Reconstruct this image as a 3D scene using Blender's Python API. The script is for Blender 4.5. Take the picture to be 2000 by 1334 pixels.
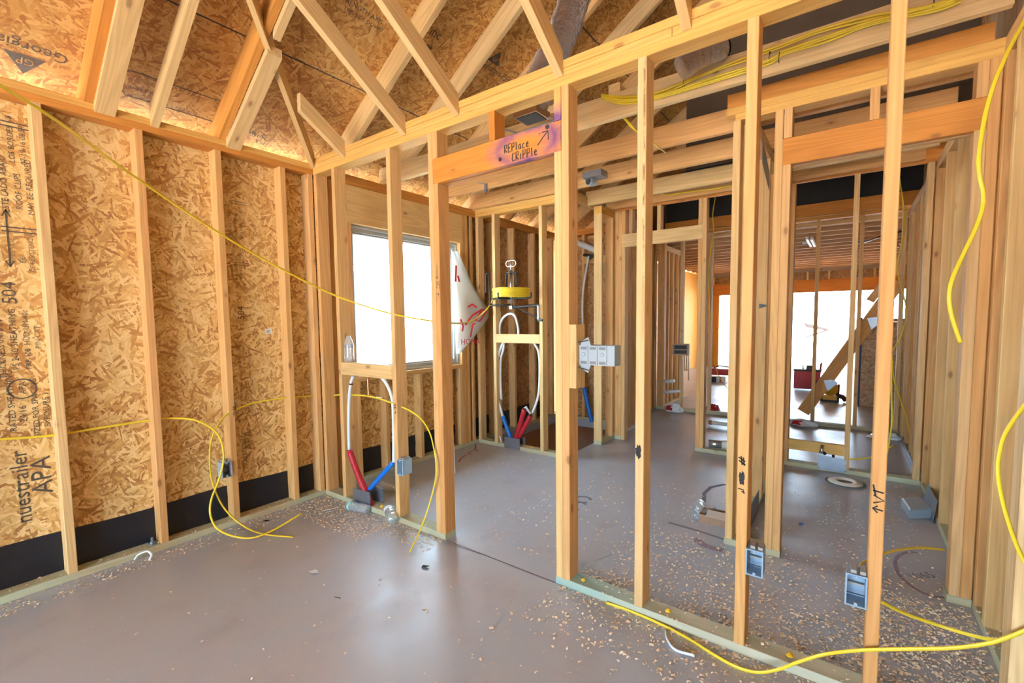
import bpy, bmesh, math, random
from mathutils import Vector, Matrix
for _o in list(bpy.data.objects): bpy.data.objects.remove(_o)
SC = bpy.context.scene
COL = SC.collection
random.seed(7)

# ---------------------------------------------------------------- camera
cam_d = bpy.data.cameras.new('camera'); cam = bpy.data.objects.new('camera', cam_d); COL.objects.link(cam)
cam_d.sensor_fit = 'HORIZONTAL'; cam_d.sensor_width = 36.0
cam_d.lens = 888.585 / 2000 * 36.0
cam_d.shift_x = -12.909 / 2000; cam_d.shift_y = 18.497 / 2000
cam_d.clip_start = 0.05; cam_d.clip_end = 300
def _cam_rot(yaw, pitch, roll):
    f0 = Vector((-math.sin(yaw), math.cos(yaw), 0)); r0 = Vector((math.cos(yaw), math.sin(yaw), 0)); u0 = Vector((0, 0, 1))
    F = f0 * math.cos(pitch) - u0 * math.sin(pitch); u = u0 * math.cos(pitch) + f0 * math.sin(pitch)
    r = r0 * math.cos(roll) + u * math.sin(roll); u2 = u * math.cos(roll) - r0 * math.sin(roll)
    return Matrix((r, u2, -F)).transposed()
cam.matrix_world = Matrix.Translation((3.20226, -1.87852, 1.31817)) @ _cam_rot(math.radians(35.98079), math.radians(3.92012), math.radians(-0.614775)).to_4x4()
SC.camera = cam

# ---------------------------------------------------------------- sky, light, exposure
world = bpy.data.worlds.new('sky'); SC.world = world; world.use_nodes = True
bg = world.node_tree.nodes['Background']
bg.inputs['Color'].default_value = (0.56, 0.78, 1.0, 1); bg.inputs['Strength'].default_value = 21.0
SC.view_settings.view_transform = 'Standard'; SC.view_settings.look = 'None'
SC.view_settings.gamma = 1.0; SC.view_settings.use_curve_mapping = False
SC.view_settings.exposure = 0.30
SC.cycles.max_bounces = 7; SC.cycles.diffuse_bounces = 3; SC.cycles.glossy_bounces = 2; SC.cycles.transparent_max_bounces = 8
def area_light(name, loc, direction, sx, sy, power, color):
    l = bpy.data.lights.new(name, 'AREA'); l.shape = 'RECTANGLE'; l.size = sx; l.size_y = sy; l.energy = power; l.color = color
    o = bpy.data.objects.new(name, l); COL.objects.link(o); o.location = loc
    o.rotation_euler = Vector(direction).to_track_quat('-Z', 'Y').to_euler()
    return o
sun_d = bpy.data.lights.new('sun', 'SUN'); sun_d.energy = 205.0; sun_d.angle = 0.02; sun_d.color = (1.0, 0.92, 0.80)
sun = bpy.data.objects.new('sun', sun_d); COL.objects.link(sun); sun.rotation_euler = Vector((-0.70, 0.08, -0.71)).to_track_quat('-Z', 'Y').to_euler()
# the openings through which the sky lights the rooms (sampling portals: they add no light of their own)
for nm, loc, d, sx, sy in (('window_portal', (-0.13, 0.92, 1.48), (1, 0, 0), 1.24, 1.22), ('patio_portal', (2.5, -5.78, 1.08), (0, 1, 0), 3.0, 2.14), ('great_room_portal', (2.5, 11.1, 0.95), (0, -1, 0), 4.2, 1.9)):
    area_light(nm, loc, d, sx, sy, 1.0, (1, 1, 1)).data.cycles.is_portal = True

# ---------------------------------------------------------------- materials
def new_mat(name):
    m = bpy.data.materials.new(name); m.use_nodes = True
    nt = m.node_tree; return m, nt, nt.nodes['Principled BSDF']
def N(nt, t, **kw):
    n = nt.nodes.new(t)
    for k, v in kw.items(): setattr(n, k, v)
    return n
def ramp(nt, stops, interp='LINEAR'):
    r = nt.nodes.new('ShaderNodeValToRGB'); cr = r.color_ramp; cr.interpolation = interp
    while len(cr.elements) < len(stops): cr.elements.new(0.5)
    for e, (p, c) in zip(cr.elements, stops):
        e.position = p; e.color = (*c, 1)
    return r
def mixc(nt, fac, a, b, blend='MIX'):
    n = nt.nodes.new('ShaderNodeMix'); n.data_type = 'RGBA'; n.blend_type = blend
    L = nt.links
    for s, v in ((n.inputs[0], fac), (n.inputs[6], a), (n.inputs[7], b)):
        if hasattr(v, 'node'): L.new(v, s)
        elif isinstance(v, (int, float)): s.default_value = v
        else: s.default_value = (*v, 1)
    return n.outputs[2]
def math_n(nt, op, a, b=None, c=None):
    n = nt.nodes.new('ShaderNodeMath'); n.operation = op
    for i, v in enumerate((a, b, c)):
        if v is None: continue
        if hasattr(v, 'node'): nt.links.new(v, n.inputs[i])
        else: n.inputs[i].default_value = v
    return n.outputs[0]
def coords(nt, scale=(1, 1, 1), rot=(0, 0, 0), rnd=True):
    tc = N(nt, 'ShaderNodeTexCoord'); v = tc.outputs['Object']
    if rnd:
        oi = N(nt, 'ShaderNodeObjectInfo')
        m1 = math_n(nt, 'MULTIPLY', oi.outputs['Random'], 53.0)
        ad = N(nt, 'ShaderNodeVectorMath', operation='ADD'); nt.links.new(v, ad.inputs[0]); nt.links.new(m1, ad.inputs[1]); v = ad.outputs[0]
    mp = N(nt, 'ShaderNodeMapping'); mp.inputs['Scale'].default_value = scale; mp.inputs['Rotation'].default_value = rot
    nt.links.new(v, mp.inputs['Vector']); return mp.outputs[0]
def noise(nt, vec, scale=1.0, detail=3.0, rough=0.55):
    n = N(nt, 'ShaderNodeTexNoise'); n.inputs['Scale'].default_value = scale; n.inputs['Detail'].default_value = detail; n.inputs['Roughness'].default_value = rough
    nt.links.new(vec, n.inputs['Vector']); return n.outputs['Fac']
def bump(nt, bsdf, h, strength=0.2, dist=0.002):
    b = N(nt, 'ShaderNodeBump'); b.inputs['Strength'].default_value = strength; b.inputs['Distance'].default_value = dist
    nt.links.new(h, b.inputs['Height']); nt.links.new(b.outputs[0], bsdf.inputs['Normal'])

def lumber(name, tints, dark=0.62, knots=True, rough=0.72, paint=None):
    """sawn softwood; board length runs along local Z"""
    m, nt, bs = new_mat(name); L = nt.links
    oi = N(nt, 'ShaderNodeObjectInfo')
    tints = [(a * 0.93, b * 0.85, c * 0.70) for a, b, c in tints]
    r = ramp(nt, [(i / max(1, len(tints) - 1), t) for i, t in enumerate(tints)])
    L.new(oi.outputs['Random'], r.inputs[0])
    base = r.outputs[0]
    big = noise(nt, coords(nt, (9, 9, 0.55)), 1, 1)
    rings = math_n(nt, 'MULTIPLY_ADD', math_n(nt, 'SINE', math_n(nt, 'MULTIPLY', big, 75.0)), 0.5, 0.5)
    streak = noise(nt, coords(nt, (130, 130, 3.0)), 1, 2)
    blot = noise(nt, coords(nt, (5, 5, 1.6)), 1, 1)
    darker = mixc(nt, 1.0, base, (dark, dark * 0.86, dark * 0.68), 'MULTIPLY')
    f1 = math_n(nt, 'MULTIPLY', rings, 0.30)
    f2 = math_n(nt, 'MULTIPLY_ADD', streak, 0.8, -0.32)
    f3 = math_n(nt, 'MULTIPLY_ADD', blot, 0.7, -0.30)
    ff = math_n(nt, 'ADD', math_n(nt, 'ADD', f1, f2), f3)
    n = nt.nodes[-1]; n.use_clamp = True
    col = mixc(nt, ff, base, darker)
    if knots:
        vo = N(nt, 'ShaderNodeTexVoronoi'); vo.inputs['Scale'].default_value = 1
        L.new(coords(nt, (9, 9, 4.2)), vo.inputs['Vector'])
        wob = noise(nt, coords(nt, (40, 40, 25)), 1, 0)
        d = math_n(nt, 'ADD', vo.outputs['Distance'], math_n(nt, 'MULTIPLY', wob, 0.05))
        kr = ramp(nt, [(0.0, (1, 1, 1)), (0.10, (0.85, 0.85, 0.85)), (0.14, (0.18, 0.18, 0.18)), (0.24, (0, 0, 0))])
        L.new(d, kr.inputs[0])
        sep = N(nt, 'ShaderNodeSeparateColor'); L.new(vo.outputs['Color'], sep.inputs[0])
        gate = math_n(nt, 'GREATER_THAN', sep.outputs[0], 0.35)
        kf = math_n(nt, 'MULTIPLY', math_n(nt, 'MULTIPLY', kr.outputs[0], gate), 0.8)
        col = mixc(nt, kf, col, (0.20, 0.075, 0.025))
    if paint:
        col = paint(nt, col)
    L.new(col, bs.inputs['Base Color'])
    bs.inputs['Roughness'].default_value = rough
    bs.inputs['Specular IOR Level'].default_value = 0.3
    bump(nt, bs, streak, 0.25, 0.0015)
    return m
STUD = lumber('fir_stud', [(0.81, 0.54, 0.27), (0.76, 0.46, 0.20), (0.83, 0.58, 0.31), (0.75, 0.43, 0.19), (0.80, 0.51, 0.25), (0.70, 0.38, 0.15), (0.84, 0.60, 0.34), (0.77, 0.47, 0.22)])
ORANGE = lumber('orange_fir', [(0.60, 0.25, 0.05), (0.55, 0.21, 0.04), (0.63, 0.30, 0.075), (0.58, 0.25, 0.055)])
PALE = lumber('pale_spruce', [(0.86, 0.64, 0.36), (0.82, 0.57, 0.28), (0.88, 0.67, 0.40)])
YELLOWB = lumber('yellow_pine_plate', [(0.84, 0.52, 0.17), (0.80, 0.47, 0.14), (0.85, 0.56, 0.21)])
BROWNJ = lumber('brown_joist', [(0.56, 0.36, 0.22), (0.50, 0.30, 0.17), (0.60, 0.40, 0.25)])
GREYWOOD = lumber('weathered_lumber', [(0.50, 0.40, 0.32), (0.44, 0.33, 0.25), (0.58, 0.46, 0.36)])
def _treated(nt, col):
    g = noise(nt, coords(nt, (6, 6, 2.2)), 1, 3)
    rr = ramp(nt, [(0.35, (0, 0, 0)), (0.62, (1, 1, 1))]); nt.links.new(g, rr.inputs[0])
    return mixc(nt, math_n(nt, 'MULTIPLY', rr.outputs[0], 0.7), col, (0.42, 0.50, 0.36))
TREATED = lumber('pressure_treated', [(0.60, 0.52, 0.36), (0.55, 0.50, 0.36), (0.62, 0.54, 0.38)], paint=_treated)
def _teal(nt, col):
    tc = N(nt, 'ShaderNodeTexCoord'); sp = N(nt, 'ShaderNodeSeparateXYZ'); nt.links.new(tc.outputs['Object'], sp.inputs[0])
    rr = ramp(nt, [(0.0, (1, 1, 1)), (0.55, (0, 0, 0))]); nt.links.new(math_n(nt, 'MULTIPLY_ADD', sp.outputs[2], 1.0, 0.8175), rr.inputs[0])
    g = noise(nt, coords(nt, (20, 20, 5)), 1, 3)
    return mixc(nt, math_n(nt, 'MULTIPLY', rr.outputs[0], g), mixc(nt, 0.45, col, (0.50, 0.60, 0.50)), (0.05, 0.42, 0.45))
TREATED_TEAL = lumber('pressure_treated_teal_end', [(0.60, 0.52, 0.38), (0.62, 0.54, 0.40)], knots=False, paint=_teal)
def _spray(nt, col):
    # purple aerosol ring sprayed round the handwriting on the door header (local Z is the header's length)
    tc = N(nt, 'ShaderNodeTexCoord'); sp = N(nt, 'ShaderNodeSeparateXYZ'); nt.links.new(tc.outputs['Object'], sp.inputs[0])
    u = math_n(nt, 'DIVIDE', math_n(nt, 'SUBTRACT', sp.outputs[2], 0.222), 0.175)
    v = math_n(nt, 'DIVIDE', math_n(nt, 'SUBTRACT', sp.outputs[0], 0.0), 0.075)
    d = math_n(nt, 'SQRT', math_n(nt, 'ADD', math_n(nt, 'MULTIPLY', u, u), math_n(nt, 'MULTIPLY', v, v)))
    d = math_n(nt, 'ADD', d, math_n(nt, 'MULTIPLY_ADD', noise(nt, coords(nt, (14, 14, 14), rnd=False), 1, 2), 0.5, -0.25))
    rr = ramp(nt, [(0.18, (0, 0, 0)), (0.46, (1, 1, 1)), (0.72, (0, 0, 0))]); nt.links.new(math_n(nt, 'MULTIPLY', d, 0.46), rr.inputs[0])
    pt = ramp(nt, [(0.30, (0.25, 0.25, 0.25)), (0.62, (1, 1, 1))]); nt.links.new(noise(nt, coords(nt, (9, 9, 9), rnd=False), 1, 2), pt.inputs[0])
    return mixc(nt, math_n(nt, 'MULTIPLY', math_n(nt, 'MULTIPLY', rr.outputs[0], pt.outputs[0]), 0.9), col, (0.10, 0.035, 0.17))
HEADER_SPRAY = lumber('orange_header_purple_spray', [(0.62, 0.25, 0.048), (0.62, 0.25, 0.048)], paint=_spray)
def _spray2(nt, col):
    tc = N(nt, 'ShaderNodeTexCoord'); sp = N(nt, 'ShaderNodeSeparateXYZ'); nt.links.new(tc.outputs['Object'], sp.inputs[0])
    z = math_n(nt, 'ADD', sp.outputs[2], math_n(nt, 'MULTIPLY_ADD', noise(nt, coords(nt, (25, 25, 25)), 1, 2), 0.08, -0.04))
    rr = ramp(nt, [(0.35, (1, 1, 1)), (0.55, (0, 0, 0))]); nt.links.new(math_n(nt, 'MULTIPLY_ADD', z, 3.0, 0.5), rr.inputs[0])
    return mixc(nt, math_n(nt, 'MULTIPLY', rr.outputs[0], 0.9), col, (0.10, 0.035, 0.17))
CRIPPLE_SPRAY = lumber('cripple_purple_spray', [(0.78, 0.44, 0.16), (0.78, 0.44, 0.16)], knots=False, paint=_spray2)
def _bark(nt, col):
    tc = N(nt, 'ShaderNodeTexCoord'); sp = N(nt, 'ShaderNodeSeparateXYZ'); nt.links.new(tc.outputs['Object'], sp.inputs[0])
    g = noise(nt, coords(nt, (34, 34, 7), rnd=False), 1, 4, 0.7)
    band = ramp(nt, [(0.30, (0, 0, 0)), (0.48, (1, 1, 1)), (0.62, (0, 0, 0))]); nt.links.new(math_n(nt, 'MULTIPLY_ADD', sp.outputs[0], 20.0, 0.25), band.inputs[0])
    hi = ramp(nt, [(0.45, (0, 0, 0)), (0.75, (1, 1, 1))]); nt.links.new(math_n(nt, 'MULTIPLY_ADD', sp.outputs[2], 0.42, 0.5), hi.inputs[0])
    gg = ramp(nt, [(0.46, (0, 0, 0)), (0.56, (1, 1, 1))]); nt.links.new(g, gg.inputs[0])
    return mixc(nt, math_n(nt, 'MULTIPLY', math_n(nt, 'MULTIPLY', band.outputs[0], hi.outputs[0]), gg.outputs[0]), col, (0.13, 0.045, 0.01))
BARK = lumber('stud_with_bark_streak', [(0.82, 0.58, 0.32), (0.82, 0.58, 0.32)], paint=_bark)

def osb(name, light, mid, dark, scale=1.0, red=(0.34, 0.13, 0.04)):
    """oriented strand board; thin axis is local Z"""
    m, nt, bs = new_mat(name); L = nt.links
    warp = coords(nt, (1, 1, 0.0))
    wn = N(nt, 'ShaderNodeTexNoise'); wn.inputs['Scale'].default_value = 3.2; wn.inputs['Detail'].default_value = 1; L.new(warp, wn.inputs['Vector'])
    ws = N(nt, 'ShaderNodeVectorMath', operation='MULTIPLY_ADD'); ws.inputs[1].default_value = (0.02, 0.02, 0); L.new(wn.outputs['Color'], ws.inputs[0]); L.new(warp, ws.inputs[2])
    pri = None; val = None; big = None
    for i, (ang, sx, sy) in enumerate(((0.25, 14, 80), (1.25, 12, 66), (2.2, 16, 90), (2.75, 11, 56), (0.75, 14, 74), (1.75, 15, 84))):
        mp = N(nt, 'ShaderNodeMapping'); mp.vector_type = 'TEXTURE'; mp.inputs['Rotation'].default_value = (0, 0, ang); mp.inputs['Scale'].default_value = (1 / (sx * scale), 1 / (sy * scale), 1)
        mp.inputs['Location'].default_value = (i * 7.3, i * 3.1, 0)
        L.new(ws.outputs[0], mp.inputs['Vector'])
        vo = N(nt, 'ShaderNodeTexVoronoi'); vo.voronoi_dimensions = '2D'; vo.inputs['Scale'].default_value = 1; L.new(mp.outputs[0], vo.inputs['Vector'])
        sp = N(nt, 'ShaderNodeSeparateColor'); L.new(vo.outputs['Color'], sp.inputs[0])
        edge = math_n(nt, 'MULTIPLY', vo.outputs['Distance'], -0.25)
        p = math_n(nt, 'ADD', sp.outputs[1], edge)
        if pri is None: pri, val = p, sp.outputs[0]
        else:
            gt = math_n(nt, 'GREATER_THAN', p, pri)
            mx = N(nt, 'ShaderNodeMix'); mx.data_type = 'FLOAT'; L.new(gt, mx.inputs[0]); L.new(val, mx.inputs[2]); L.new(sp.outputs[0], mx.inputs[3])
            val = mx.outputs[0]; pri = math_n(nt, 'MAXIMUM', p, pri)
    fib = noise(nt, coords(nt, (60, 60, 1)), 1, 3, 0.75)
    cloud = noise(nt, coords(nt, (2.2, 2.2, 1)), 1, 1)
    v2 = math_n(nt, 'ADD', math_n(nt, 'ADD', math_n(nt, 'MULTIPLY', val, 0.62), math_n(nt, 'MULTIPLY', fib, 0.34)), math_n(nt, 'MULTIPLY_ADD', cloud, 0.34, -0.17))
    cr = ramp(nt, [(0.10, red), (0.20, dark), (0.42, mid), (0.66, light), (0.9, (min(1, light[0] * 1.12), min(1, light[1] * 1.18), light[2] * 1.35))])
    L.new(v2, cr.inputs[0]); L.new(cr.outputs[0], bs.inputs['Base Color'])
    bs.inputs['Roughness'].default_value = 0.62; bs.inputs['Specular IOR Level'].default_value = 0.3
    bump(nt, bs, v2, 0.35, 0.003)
    return m
OSB = osb('strand_board_wall', (0.80, 0.54, 0.23), (0.64, 0.37, 0.12), (0.38, 0.17, 0.045))
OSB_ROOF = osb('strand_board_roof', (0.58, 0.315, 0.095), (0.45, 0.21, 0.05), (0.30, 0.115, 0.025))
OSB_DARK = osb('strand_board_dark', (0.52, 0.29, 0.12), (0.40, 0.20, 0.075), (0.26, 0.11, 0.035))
OSB_PALE = osb('strand_board_weathered', (0.62, 0.47, 0.30), (0.50, 0.36, 0.21), (0.38, 0.25, 0.13))

def plain(name, col, rough=0.6, metal=0.0, var=0.0, vscale=20, spec=0.4):
    m, nt, bs = new_mat(name)
    bs.inputs['Roughness'].default_value = rough; bs.inputs['Metallic'].default_value = metal; bs.inputs['Specular IOR Level'].default_value = spec
    if var:
        n = noise(nt, coords(nt, (vscale,) * 3), 1, 3)
        nt.links.new(mixc(nt, n, tuple(c * (1 - var) for c in col), tuple(min(1, c * (1 + var)) for c in col)), bs.inputs['Base Color'])
    else: bs.inputs['Base Color'].default_value = (*col, 1)
    return m
def glassy(name, tint, amount):
    m = bpy.data.materials.new(name); m.use_nodes = True; nt = m.node_tree; nt.nodes.clear()
    out = N(nt, 'ShaderNodeOutputMaterial'); tr = N(nt, 'ShaderNodeBsdfTransparent'); tr.inputs[0].default_value = (*tint, 1)
    gl = N(nt, 'ShaderNodeBsdfGlossy'); gl.inputs['Roughness'].default_value = 0.06
    lw = N(nt, 'ShaderNodeLayerWeight'); lw.inputs[0].default_value = 0.35
    mx = N(nt, 'ShaderNodeMixShader'); f = math_n(nt, 'MULTIPLY_ADD', lw.outputs['Facing'], amount, 0.03)
    nt.links.new(f, mx.inputs[0]); nt.links.new(tr.outputs[0], mx.inputs[1]); nt.links.new(gl.outputs[0], mx.inputs[2]); nt.links.new(mx.outputs[0], out.inputs[0])
    return m
GLASS = glassy('window_glass', (0.93, 0.95, 0.94), 0.15)
def bottle_mat():
    m = glassy('clear_bottle_plastic', (0.94, 0.96, 0.97), 0.6); nt = m.node_tree; out = [n for n in nt.nodes if n.type == 'OUTPUT_MATERIAL'][0]
    prev = out.inputs[0].links[0].from_socket; df = N(nt, 'ShaderNodeBsdfPrincipled'); df.inputs['Base Color'].default_value = (0.85, 0.9, 0.93, 1); df.inputs['Roughness'].default_value = 0.2
    mx = N(nt, 'ShaderNodeMixShader'); mx.inputs[0].default_value = 0.22; nt.links.new(prev, mx.inputs[1]); nt.links.new(df.outputs[0], mx.inputs[2]); nt.links.new(mx.outputs[0], out.inputs[0]); return m
PET = bottle_mat()
BLACKMEM = plain('black_flashing_membrane', (0.012, 0.013, 0.018), 0.45, var=0.4, vscale=6)
YELLOW = plain('yellow_cable_jacket', (0.86, 0.62, 0.035), 0.42, var=0.06, vscale=40)
PEXW = plain('white_pex', (0.82, 0.82, 0.80), 0.35)
RED = plain('red_sleeve', (0.46, 0.018, 0.03), 0.4, var=0.45, vscale=60)
BLUE = plain('blue_sleeve', (0.012, 0.17, 0.62), 0.35, var=0.12, vscale=30)
CLAMP = plain('black_clamp', (0.015, 0.015, 0.016), 0.5)
STEEL = plain('galvanised_steel', (0.30, 0.33, 0.38), 0.42, metal=0.75, var=0.18, vscale=14)
TIN = plain('bright_sheet_metal', (0.62, 0.64, 0.66), 0.3, metal=0.9, var=0.1, vscale=25)
BOXBLUE = plain('grey_blue_box_plastic', (0.26, 0.36, 0.47), 0.4, spec=0.5)
BOXGREY = plain('light_grey_box_plastic', (0.33, 0.37, 0.40), 0.45)
BOXIN = plain('box_clamp_plastic', (0.36, 0.33, 0.30), 0.5)
INK = plain('black_ink', (0.018, 0.016, 0.015), 0.7)
STAMP = plain('printed_stamp_ink', (0.085, 0.060, 0.042), 0.8, var=0.5, vscale=55)
STAMPL = plain('faint_stamp_ink', (0.20, 0.125, 0.06), 0.8, var=0.5, vscale=45)
WHITEP = plain('white_paint', (0.78, 0.77, 0.74), 0.5)
PAPER = plain('paper', (0.78, 0.78, 0.76), 0.7)
VINYL = plain('grey_window_vinyl', (0.46, 0.45, 0.42), 0.4)
CHROME = plain('chrome_tube', (0.72, 0.72, 0.72), 0.18, metal=1.0)
BLACKM = plain('black_steel', (0.02, 0.022, 0.024), 0.35, metal=0.4)
NAILHEAD = plain('nail_steel', (0.05, 0.045, 0.045), 0.5, metal=0.5)
ORINGM = plain('yellow_fastener_washer', (0.85, 0.55, 0.02), 0.4)
TOOLRED = plain('red_toolbox_plastic', (0.42, 0.025, 0.03), 0.4)
TOOLYEL = plain('yellow_tool_plastic', (0.80, 0.42, 0.02), 0.4)
BLACKP = plain('black_plastic', (0.02, 0.02, 0.022), 0.5)
PURPLE = plain('violet_plastic', (0.09, 0.06, 0.30), 0.4)
CARD = plain('brown_cardboard', (0.34, 0.21, 0.13), 0.85, var=0.15)
PVC = plain('cream_pvc', (0.80, 0.74, 0.62), 0.35)
COPPER = plain('copper_pipe', (0.60, 0.26, 0.12), 0.3, metal=0.9)
ATTIC_SHADE = plain('painted_attic_shade', (0.055, 0.032, 0.018), 0.85, var=0.3, vscale=6)  # attic shade painted as a very dark brown
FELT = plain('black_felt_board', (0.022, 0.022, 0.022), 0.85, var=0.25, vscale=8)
ORANGEWALL = plain('orange_sheathing', (0.50, 0.22, 0.02), 0.7, var=0.1, vscale=5)
DARKGREYPANEL = GREYWOOD
REDWRITE = plain('red_print', (0.62, 0.035, 0.05), 0.7)
BLUELINE = plain('blue_edge_sealer', (0.02, 0.05, 0.10), 0.7)
CHALK = plain('purple_red_chalk', (0.20, 0.07, 0.08), 0.9)
REDCHALK = plain('red_crayon', (0.42, 0.07, 0.06), 0.9)
GREYSPRAY = plain('grey_spray_mark', (0.21, 0.20, 0.22), 0.9)
VIOLETSPRAY = plain('violet_spray_mark', (0.29, 0.22, 0.27), 0.9)
BLACKSCRAP = plain('black_scrap', (0.02, 0.02, 0.02), 0.7)
BAGM = plain('white_plastic_bag', (0.72, 0.74, 0.76), 0.25)
def wrap_mat():
    m, nt, bs = new_mat('house_wrap'); bs.inputs['Base Color'].default_value = (0.80, 0.78, 0.74, 1); bs.inputs['Roughness'].default_value = 0.5
    bs.inputs['Transmission Weight'].default_value = 0.0
    out = nt.nodes['Material Output']; tl = N(nt, 'ShaderNodeBsdfTranslucent'); tl.inputs[0].default_value = (0.8, 0.77, 0.72, 1)
    mx = N(nt, 'ShaderNodeMixShader'); mx.inputs[0].default_value = 0.35
    nt.links.new(bs.outputs[0], mx.inputs[1]); nt.links.new(tl.outputs[0], mx.inputs[2]); nt.links.new(mx.outputs[0], out.inputs[0]); return m
WRAP = wrap_mat()
def foil_mat():
    m, nt, bs = new_mat('foil_duct'); bs.inputs['Metallic'].default_value = 1.0; bs.inputs['Roughness'].default_value = 0.22; bs.inputs['Base Color'].default_value = (0.62, 0.56, 0.52, 1)
    h = noise(nt, coords(nt, (22, 22, 48)), 1, 5, 0.7); bump(nt, bs, h, 1.0, 0.06); return m
FOIL = foil_mat()
def concrete(name, grey, red, amount, rough):
    m, nt, bs = new_mat(name); L = nt.links
    a = noise(nt, coords(nt, (0.9, 0.9, 0.9), rnd=False), 1, 4, 0.6)
    b = noise(nt, coords(nt, (3.6, 3.2, 3), rnd=False), 1, 4, 0.62)
    sp = noise(nt, coords(nt, (160, 160, 160), rnd=False), 1, 0)
    r1 = ramp(nt, [(0.40, (0, 0, 0)), (0.66, (1, 1, 1))]); L.new(math_n(nt, 'ADD', math_n(nt, 'MULTIPLY', a, 0.65), math_n(nt, 'MULTIPLY', b, 0.35)), r1.inputs[0])
    col = mixc(nt, math_n(nt, 'MULTIPLY', r1.outputs[0], amount), grey, red)
    r2 = ramp(nt, [(0.55, (0, 0, 0)), (0.75, (1, 1, 1))]); L.new(b, r2.inputs[0])
    col = mixc(nt, math_n(nt, 'MULTIPLY', r2.outputs[0], 0.32), col, tuple(c * 0.62 for c in grey))
    col = mixc(nt, math_n(nt, 'MULTIPLY_ADD', sp, 0.5, -0.18), col, tuple(c * 0.75 for c in grey))
    L.new(col, bs.inputs['Base Color'])
    rr = math_n(nt, 'MULTIPLY_ADD', b, 0.35, rough - 0.17); L.new(rr, bs.inputs['Roughness'])
    bs.inputs['Specular IOR Level'].default_value = 0.45
    bump(nt, bs, b, 0.12, 0.004); return m
CONC = concrete('dusty_concrete', (0.415, 0.445, 0.505), (0.465, 0.39, 0.37), 0.70, 0.35)
DIRT = concrete('red_dirt', (0.26, 0.14, 0.09), (0.34, 0.16, 0.08), 0.9, 0.85)
SAND = plain('pale_desert_ground', (0.58, 0.55, 0.52), 0.9, var=0.1, vscale=0.5)
def chip_mat():
    m, nt, bs = new_mat('wood_shavings'); tc = N(nt, 'ShaderNodeTexCoord'); n = noise(nt, tc.outputs['Object'], 30, 2)
    r = ramp(nt, [(0.28, (0.60, 0.36, 0.18)), (0.42, (0.85, 0.66, 0.44)), (0.6, (0.93, 0.80, 0.62))]); nt.links.new(n, r.inputs[0]); nt.links.new(r.outputs[0], bs.inputs['Base Color']); bs.inputs['Roughness'].default_value = 0.8; return m
CHIP = chip_mat()
# ---------------------------------------------------------------- helpers
def tag(o, label=None, cat=None, group=None, kind=None):
    for k, v in (('label', label), ('category', cat), ('group', group), ('kind', kind)):
        if v: o[k] = v
    return o
def adopt(o, parent):
    COL.objects.link(o)
    if parent is not None:
        o.parent = parent
        o.matrix_parent_inverse = parent.matrix_basis.inverted()
    return o
def thing(name, label, cat, loc=(0, 0, 0), group=None, kind=None):
    e = bpy.data.objects.new(name, None); COL.objects.link(e); e.empty_display_size = 0.05; e.location = loc
    e.matrix_basis = Matrix.Translation(loc)
    return tag(e, label, cat, group, kind)
_bcache = {}
def board_mesh(L, w, t, mat, ch=0.0026):
    k = (round(L, 4), round(w, 4), round(t, 4), mat.name)
    if k in _bcache: return _bcache[k]
    a, b, h = w / 2, t / 2, L / 2
    c = min(ch, a * 0.4, b * 0.4)
    pr = [(-a + c, -b), (a - c, -b), (a, -b + c), (a, b - c), (a - c, b), (-a + c, b), (-a, b - c), (-a, -b + c)]
    vs = [(x, y, -h) for x, y in pr] + [(x, y, h) for x, y in pr]
    fs = [(i, (i + 1) % 8, 8 + (i + 1) % 8, 8 + i) for i in range(8)] + [tuple(range(7, -1, -1)), tuple(range(8, 16))]
    m = bpy.data.meshes.new('board'); m.from_pydata(vs, [], fs); m.materials.append(mat); _bcache[k] = m
    return m
def frame(z, x):
    z = Vector(z).normalized(); x = Vector(x); x = (x - z * x.dot(z)).normalized(); y = z.cross(x)
    return Matrix((x, y, z)).transposed()
def beam(parent, name, a, b, w, t, xdir, mat):
    a = Vector(a); b = Vector(b)
    o = bpy.data.objects.new(name, board_mesh((b - a).length, w, t, mat))
    o.matrix_basis = Matrix.Translation((a + b) / 2) @ frame(b - a, xdir).to_4x4()
    return adopt(o, parent)
def bx(parent, name, x0, x1, y0, y1, z0, z1, mat, axis=None):
    d = (x1 - x0, y1 - y0, z1 - z0); c = ((x0 + x1) / 2, (y0 + y1) / 2, (z0 + z1) / 2)
    if axis is None: axis = 'xyz'[max(range(3), key=lambda i: d[i])]
    if axis == 'z': L, w, t, zd, xd = d[2], d[0], d[1], (0, 0, 1), (1, 0, 0)
    elif axis == 'x': L, w, t, zd, xd = d[0], d[2], d[1], (1, 0, 0), (0, 0, 1)
    else: L, w, t, zd, xd = d[1], d[2], d[0], (0, 1, 0), (0, 0, 1)
    o = bpy.data.objects.new(name, board_mesh(L, w, t, mat))
    o.matrix_basis = Matrix.Translation(c) @ frame(zd, xd).to_4x4()
    return adopt(o, parent)
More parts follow.
